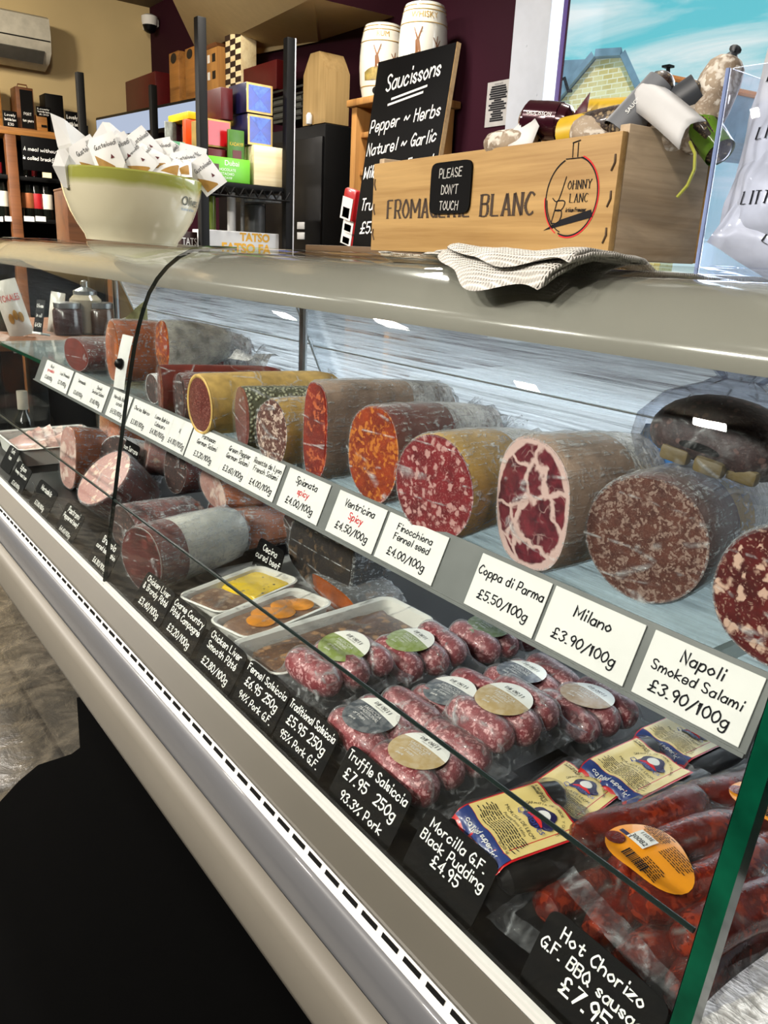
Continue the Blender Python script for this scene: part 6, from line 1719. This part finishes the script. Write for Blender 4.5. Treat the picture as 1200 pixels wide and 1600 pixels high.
def tick(o, body, w, h, d):
    mb = MB(); 
    for i, s_ in enumerate(('Lovely', 'bottle box', '£30')): pen(mb, s_, 0, h * (.70 - .28 * i), h * .15, fn=lambda a, b: (a, -.0008, b), maxw=w * .8)
    mb.build('lettering', M_pen, body, smooth=0, normals=False)
topbox('price_ticket', 'black ticket in front of the bottle box with handle', 6, 28, 184, M_chalk, .004, 'price ticket', tick, yT - .04)
o = topbox('price_ticket', 'black ticket standing on the small oak box', 58, 80, 168, M_chalk, .004, 'price ticket', tick, yT - .005); o.location.z = W(69, 183, y=yT).z + .001; o.scale = (1, 1, .36)
topbox('price_ticket', 'black ticket right of the black gift box', 103, 123, 172, M_chalk, .004, 'price ticket', tick, yT - .02)
topbox('dark_basket', 'dark rounded basket at the right end of the wine rack top', 104, 138, 190, M_black, .15, 'basket')
topbox('pale_box', 'brown box cut by the left picture edge on the wine rack', -22, 3, 135, M_oak, .12, 'box')

# pine bookcase with jugs by the window
bx0 = 2.0
yb0, yb1 = W(548, 150, x=bx0).y, W(715, 142, x=2.28).y; zbk = W(640, 138, x=bx0).z
bk = thing('bookcase', 'pine bookcase against the dark wall beside the window', 'bookcase', (2.14, (yb0 + yb1) / 2, 0)); o9 = -bk.location
wbk = yb0 - yb1
mb = MB(); mb.box((2.14, (yb0 + yb1) / 2, zbk - .012), (.30, wbk + .03, .026), .004); mb.build('top_board', M_pine, bk, loc=o9)
for y in (yb0 - .02, yb1 + .02):
    mb = MB(); mb.box((2.14, y, zbk / 2 - .013), (.27, .035, zbk - .026), .003); mb.build('side_panel', M_pine, bk, loc=o9)
mb = MB(); mb.box((2.272, (yb0 + yb1) / 2, zbk / 2), (.008, wbk - .05, zbk - .06)); mb.build('back_panel', plain('bookcase_back', '#2a1a10', .7), bk, smooth=0, loc=o9)
zj = [W(578, v, x=2.05).z for v in (207, 266)]
for z in zj + [zj[1] - .3]:
    mb = MB(); mb.box((2.15, (yb0 + yb1) / 2, z - .01), (.24, wbk - .07, .02), .002); mb.build('shelf', M_pine, bk, loc=o9)
for i, (u, z, lb) in enumerate(((578, zj[0], 'dark jar with white label on the upper bookcase shelf'), (572, zj[1], 'dark jar with white label on the lower bookcase shelf'))):
    p = W(u, 240, x=2.10); o = thing('jar', lb, 'jar', (2.10, p.y, z + .0005), 0, 'jars in the bookcase')
    mb = MB(); mb.lathe([(.03, 0), (.034, .004), (.034, .09), (.026, .102)], 18); mb.build('glass', mats_b[0], o)
    mb = MB(); mb.lathe([(.0345, .02), (.0348, .021), (.0348, .08), (.0345, .081)], 18, False); mb.build('label', M_white, o)
    mb = MB(); mb.lathe([(.027, .100), (.030, .102), (.030, .122), (.026, .124)], 18); mb.build('lid', M_black, o)
# ceramic barrels
M_cer = plain('barrel_white', '#d9d5c8', .15, vary=.03, coat=.6); M_scene = plain('barrel_scene', '#8b7a3c', .4, vary=.5, scale=40); M_stag = plain('stag_brown', '#7a4a1c', .4)
def barrel(label, u, text, hh, rr):
    p = W(u, 90, x=2.14); o = thing('ceramic_barrel', label, 'ceramic barrel', (2.14, p.y, zbk + .001), 0, 'white ceramic spirit barrels on the bookcase', (0, 0, 0))
    pr = [(.78, 0), (.82, .01), (.84, .08), (.95, .25), (1.0, .45), (1.0, .6), (.95, .80), (.86, .93), (.80, .985), (.70, 1.0)]
    mb = MB(); mb.lathe([(r * rr, z * hh) for r, z in pr], 32); b = mb.build('barrel', M_cer, o)
    def R(z):
        z = z / hh
        for (r0, z0), (r1, z1) in zip(pr, pr[1:]):
            if z0 <= z <= z1: return rr * (r0 + (r1 - r0) * (z - z0) / (z1 - z0))
        return rr * .9
    for z in (.20, .76, .90, .95):
        mb = MB(); mb.lathe([(R(z * hh) + .0006, z * hh - .0015), (R(z * hh) + .0016, z * hh), (R(z * hh) + .0006, z * hh + .0015)], 32, False); mb.build('gold_band', M_gold_ink, b)
    g0 = math.atan2(-p.y, -2.14) 
    T = lambda a, z: ((R(z) + .0012) * math.cos(g0 + a / rr), (R(z) + .0012) * math.sin(g0 + a / rr), z)
    mb = MB(); prints(mb, text, 0, hh * .81, hh * .07, T, maxw=rr * 1.4); mb.build('lettering', M_gold_ink, b, smooth=0, normals=False)
    mb = MB(); mb.grid(lambda s_, t_: T((s_ - .5) * rr * 1.7, hh * (.27 + t_ * (.10 + .06 * math.sin(5 * s_)))), 16, 5); mb.build('painted_ground', M_scene, b)
    mb = MB(); pts = [(-.22, .36), (-.05, .36), (-.06, .48), (-.10, .56), (-.14, .60), (-.2, .56), (-.19, .46)]
    mb.poly([(lambda q_: (q_[0] * 1.001, q_[1] * 1.001, q_[2]))(T(a * rr * 1.6, z * hh)) for a, z in pts]); mb.build('painted_stag', M_stag, b, smooth=0)
    mb = MB(); U = lambda a, z: (lambda q_: (q_[0] * 1.004, q_[1] * 1.004, q_[2]))(T(a, z))
    for (a, z, a2, z2) in ((-.17, .58, -.26, .70), (-.15, .58, -.05, .71), (-.22, .65, -.30, .66), (-.10, .65, -.02, .66), (.3, .35, .36, .62), (.33, .48, .44, .58), (.34, .52, .24, .60)):
        d = .006; mb.poly([U(a * rr * 1.6, z * hh), U(a * rr * 1.6 + d, z * hh), U(a2 * rr * 1.6 + d * .5, z2 * hh), U(a2 * rr * 1.6, z2 * hh)])
    mb.build('painted_antlers', M_stag, b, smooth=0, normals=False)
    mb = MB(); q_ = T(-.02, hh * .13); mb.tube([q_, Vector(q_) * 1.0 + Vector((-.012, -.012, 0))], .014, 12); mb.build('tap_hole', M_black, b)
barrel('white ceramic rum barrel with painted stag, left on the bookcase', 597, 'RUM', .285, .090)
barrel('white ceramic whisky barrel with painted stag, right on the bookcase', 660, 'WHISKY', .310, .092)
# notice on the wall
p0, p1 = W(760, 163, x=RXW - .002), W(796, 158, x=RXW - .002); zn0, zn1 = W(778, 197, x=RXW).z, W(778, 127, x=RXW).z
o = thing('wall_notice', 'pale printed notice pinned to the dark wall left of the window', 'notice', (RXW - .002, (p0.y + p1.y) / 2, (zn0 + zn1) / 2), -PI / 2)
wn, hn = p0.y - p1.y, zn1 - zn0
mb = MB(); mb.box((0, 0, 0), (wn, .002, hn)); mb.build('sheet', plain('notice_grey', '#a8a6a4', .6), o, smooth=0)
mb = MB(); rn = random.Random(5)
for i in range(16):
    l = wn * rn.uniform(.3, .8); z = hn * (.36 - i * .05); mb.poly([(-l / 2, -.0016, z), (l / 2, -.0016, z), (l / 2, -.0016, z + .006), (-l / 2, -.0016, z + .006)])
prints(mb, 'PLEASE NOTE', 0, hn * .42, hn * .035, fn=lambda a, b: (a, -.0016, b), maxw=wn * .6)
mb.build('print', M_ink, o, smooth=0, normals=False)
# snack packets hanging beside the chalkboard
for i, (u, v0, v1, lb) in enumerate(((541, 294, 344, 'upper red and white nut packet hanging left of the chalkboard'), (544, 330, 364, 'middle red and white nut packet hanging left of the chalkboard'), (541, 360, 391, 'lowest red and white nut packet hanging left of the chalkboard'))):
    o = pbox('nut_packet', lb, 'snack packet', u - 10, u + 9, v0, v1, x=1.05 + .01 * i, depth=.02, mat=M_redc, bev=.006, group='nut packets left of the chalkboard', deco=multi(patch('white_panel', M_white, -.45, .4, .02, .72), patch('photo', plain('nut_brown', '#7a5230', .5, vary=.5, scale=90), -.3, .25, .08, .4)))
    o.rotation_euler = (0, .22, -PI / 2)
    o.location.z = max(o.location.z, ZT + .028)

# side table with snacks past the far end of the counter
st = thing('side_table', 'dark side table with snacks beyond the far glass end of the counter', 'table', (.86, 2.95, 0))
ztb = W(60, 525, y=2.7).z
mb = MB(); mb.box((-.06, 0, ztb - .012), (.70, .85, .024), .003); mb.build('table_top', M_walnut, st)
mb = MB(); mb.box((-.03, 0, .50), (.62, .82, .02), .003); mb.build('lower_shelf', M_black, st)
for sx in (-1, 1):
    for sy_ in (-1, 1):
        mb = MB(); mb.box((sx * .20, sy_ * .30, (ztb - .025) / 2), (.05, .05, ztb - .025), .003); mb.build('leg', M_black, st)
M_snack = plain('snack_white', '#c3c0b8', .3, vary=.1, coat=.3); M_snackd = plain('snack_dark', '#22261c', .3, vary=.4, coat=.3)
def snack(label, u, v0, v1, wpx, mat, rollv, text, y=2.72, seed=1):
    p = W(u, v1, y=y); h = W(u, v0, y=y).z - W(u, v1, y=y).z; w = (W(u + wpx, v1, y=y) - p).length
    o = thing('snack_bag', label, 'snack bag', (p.x, y, ztb + .001), 0, 'snack bags on the side table', (RL(-8), rollv, RL(-10)))
    f = lambda a, b, s_: ((a - .5) * w, s_ * .03 * math.sin(PI * a) * math.sin(PI * b) + .004 * mnoise.noise((a * 6, b * 6, seed)), b * h)
    mb = MB(); mb.grid(lambda a, b: f(a, b, -1), 14, 14); mb.grid(lambda a, b: f(a, b, 1), 14, 14); b_ = mb.build('bag', mat, o)
    if text:
        T = lambda a, z: (lambda q_: (q_[0], q_[1] - .002, q_[2]))(f(min(1, max(0, a / w + .5)), min(1, max(0, z / h)), -1))
        mb = MB(); prints(mb, text, 0, h * .62, h * .12, T, maxw=w * .8); mb.build('lettering', M_redc, b_, smooth=0, normals=False)
        for k in range(3):
            mb = MB(); mb.disc(lambda q_, g: T((k - 1) * w * .2 + q_ * w * .1 * math.cos(g), h * (.32 + .05 * (k % 2)) + q_ * h * .09 * math.sin(g)), 3, 14); mb.build('photo_spot', M_tan, b_)
snack('white snack bag with red lettering seen through the far glass', 34, 420, 510, 38, M_snack, RL(-14), 'TOKALES', 2.70)
snack('dark snack bag behind the white lettered one', 16, 450, 512, 34, M_snackd, RL(5), None, 2.82, 2)
snack('plain white pointed snack bag right of the lettered bag', 84, 440, 505, 22, M_snack, RL(10), None, 2.78, 3)
p = W(134, 478, y=2.75)
o = thing('glass_jar', 'glass jar with metal lid on the side table', 'jar', (p.x, 2.75, ztb + .001)); hj = W(134, 455, y=2.75).z - ztb
mb = MB(); mb.lathe([(.045, 0), (.05, .006), (.05, hj * .8), (.035, hj * .92)], 20); mb.build('jar', plain('jar_ghost', '#8d8574', .15), o)
mb = MB(); mb.lathe([(.034, hj * .9), (.037, hj * .92), (.037, hj), (.012, hj + .012), (.012, hj + .03), (.004, hj + .034)], 20); mb.build('lid', M_steel, o)
for i, (u, lb, m) in enumerate(((105, 'dark red jar of preserves on the side table left of the glass jar', plain('preserve_dark', '#2d1712', .2)), (158, 'brown jar of preserves on the side table right of the glass jar', plain('preserve_brown', '#3d2a1a', .2)))):
    p = W(u, 490, y=2.72); o = thing('preserve_jar', lb, 'jar', (p.x, 2.72, ztb + .001))
    mb = MB(); mb.lathe([(.04, 0), (.045, .005), (.045, .075), (.038, .085)], 18); mb.build('jar', m, o)
    mb = MB(); mb.lathe([(.038, .083), (.041, .085), (.041, .1), (.036, .102)], 18); mb.build('lid', M_steel, o)
for i, (u, lb) in enumerate(((40, 'dark bottle with white neck band standing in for a reflection in the counter glass'), (8, 'dark bottle at the left picture edge standing in for a reflection in the glass'))):
    p = W(u, 650, y=2.75); o = bottle(lb, u, .5105, 1, 1, 2.75, 'bottles in place of glass reflections, low past the counter')  # solid bottles built in place of bottle reflections in the counter glass
# tall black ticket standing on the glass shelf
p = W(58, 508, y=2.20)
o = thing('price_sign', 'tall black sign standing on the far end of the glass shelf', 'price sign', W(58, 522, z=ZS + .001), 0, GB, F(0, 1.35, .35, -.12))
mb = MB(); mb.box((0, .05, -.001), (.05, .10, .002), .0005); mb.build('card', M_chalk, o)
mb = MB()
for i, s_ in enumerate(('Olives', 'in oil', '£4.50')): pen(mb, s_, 0, .078 - i * .028, .010, .0015, lambda a, b: (a, b, .0006), maxw=.04)
mb.build('lettering', M_pen, o, smooth=0, normals=False)
mb = MB(); mb.box((0, .003, -.012), (.05, .006, .03), .001); mb.build('foot', M_white, o)

# unseen dark panel added to darken the cream wall's reflection in the glass
mb = MB(); mb.box((-1.15, RYW - .02, 1.05), (2.7, .04, 2.1), .004); struct(mb.build('unseen_dark_panel', M_black))
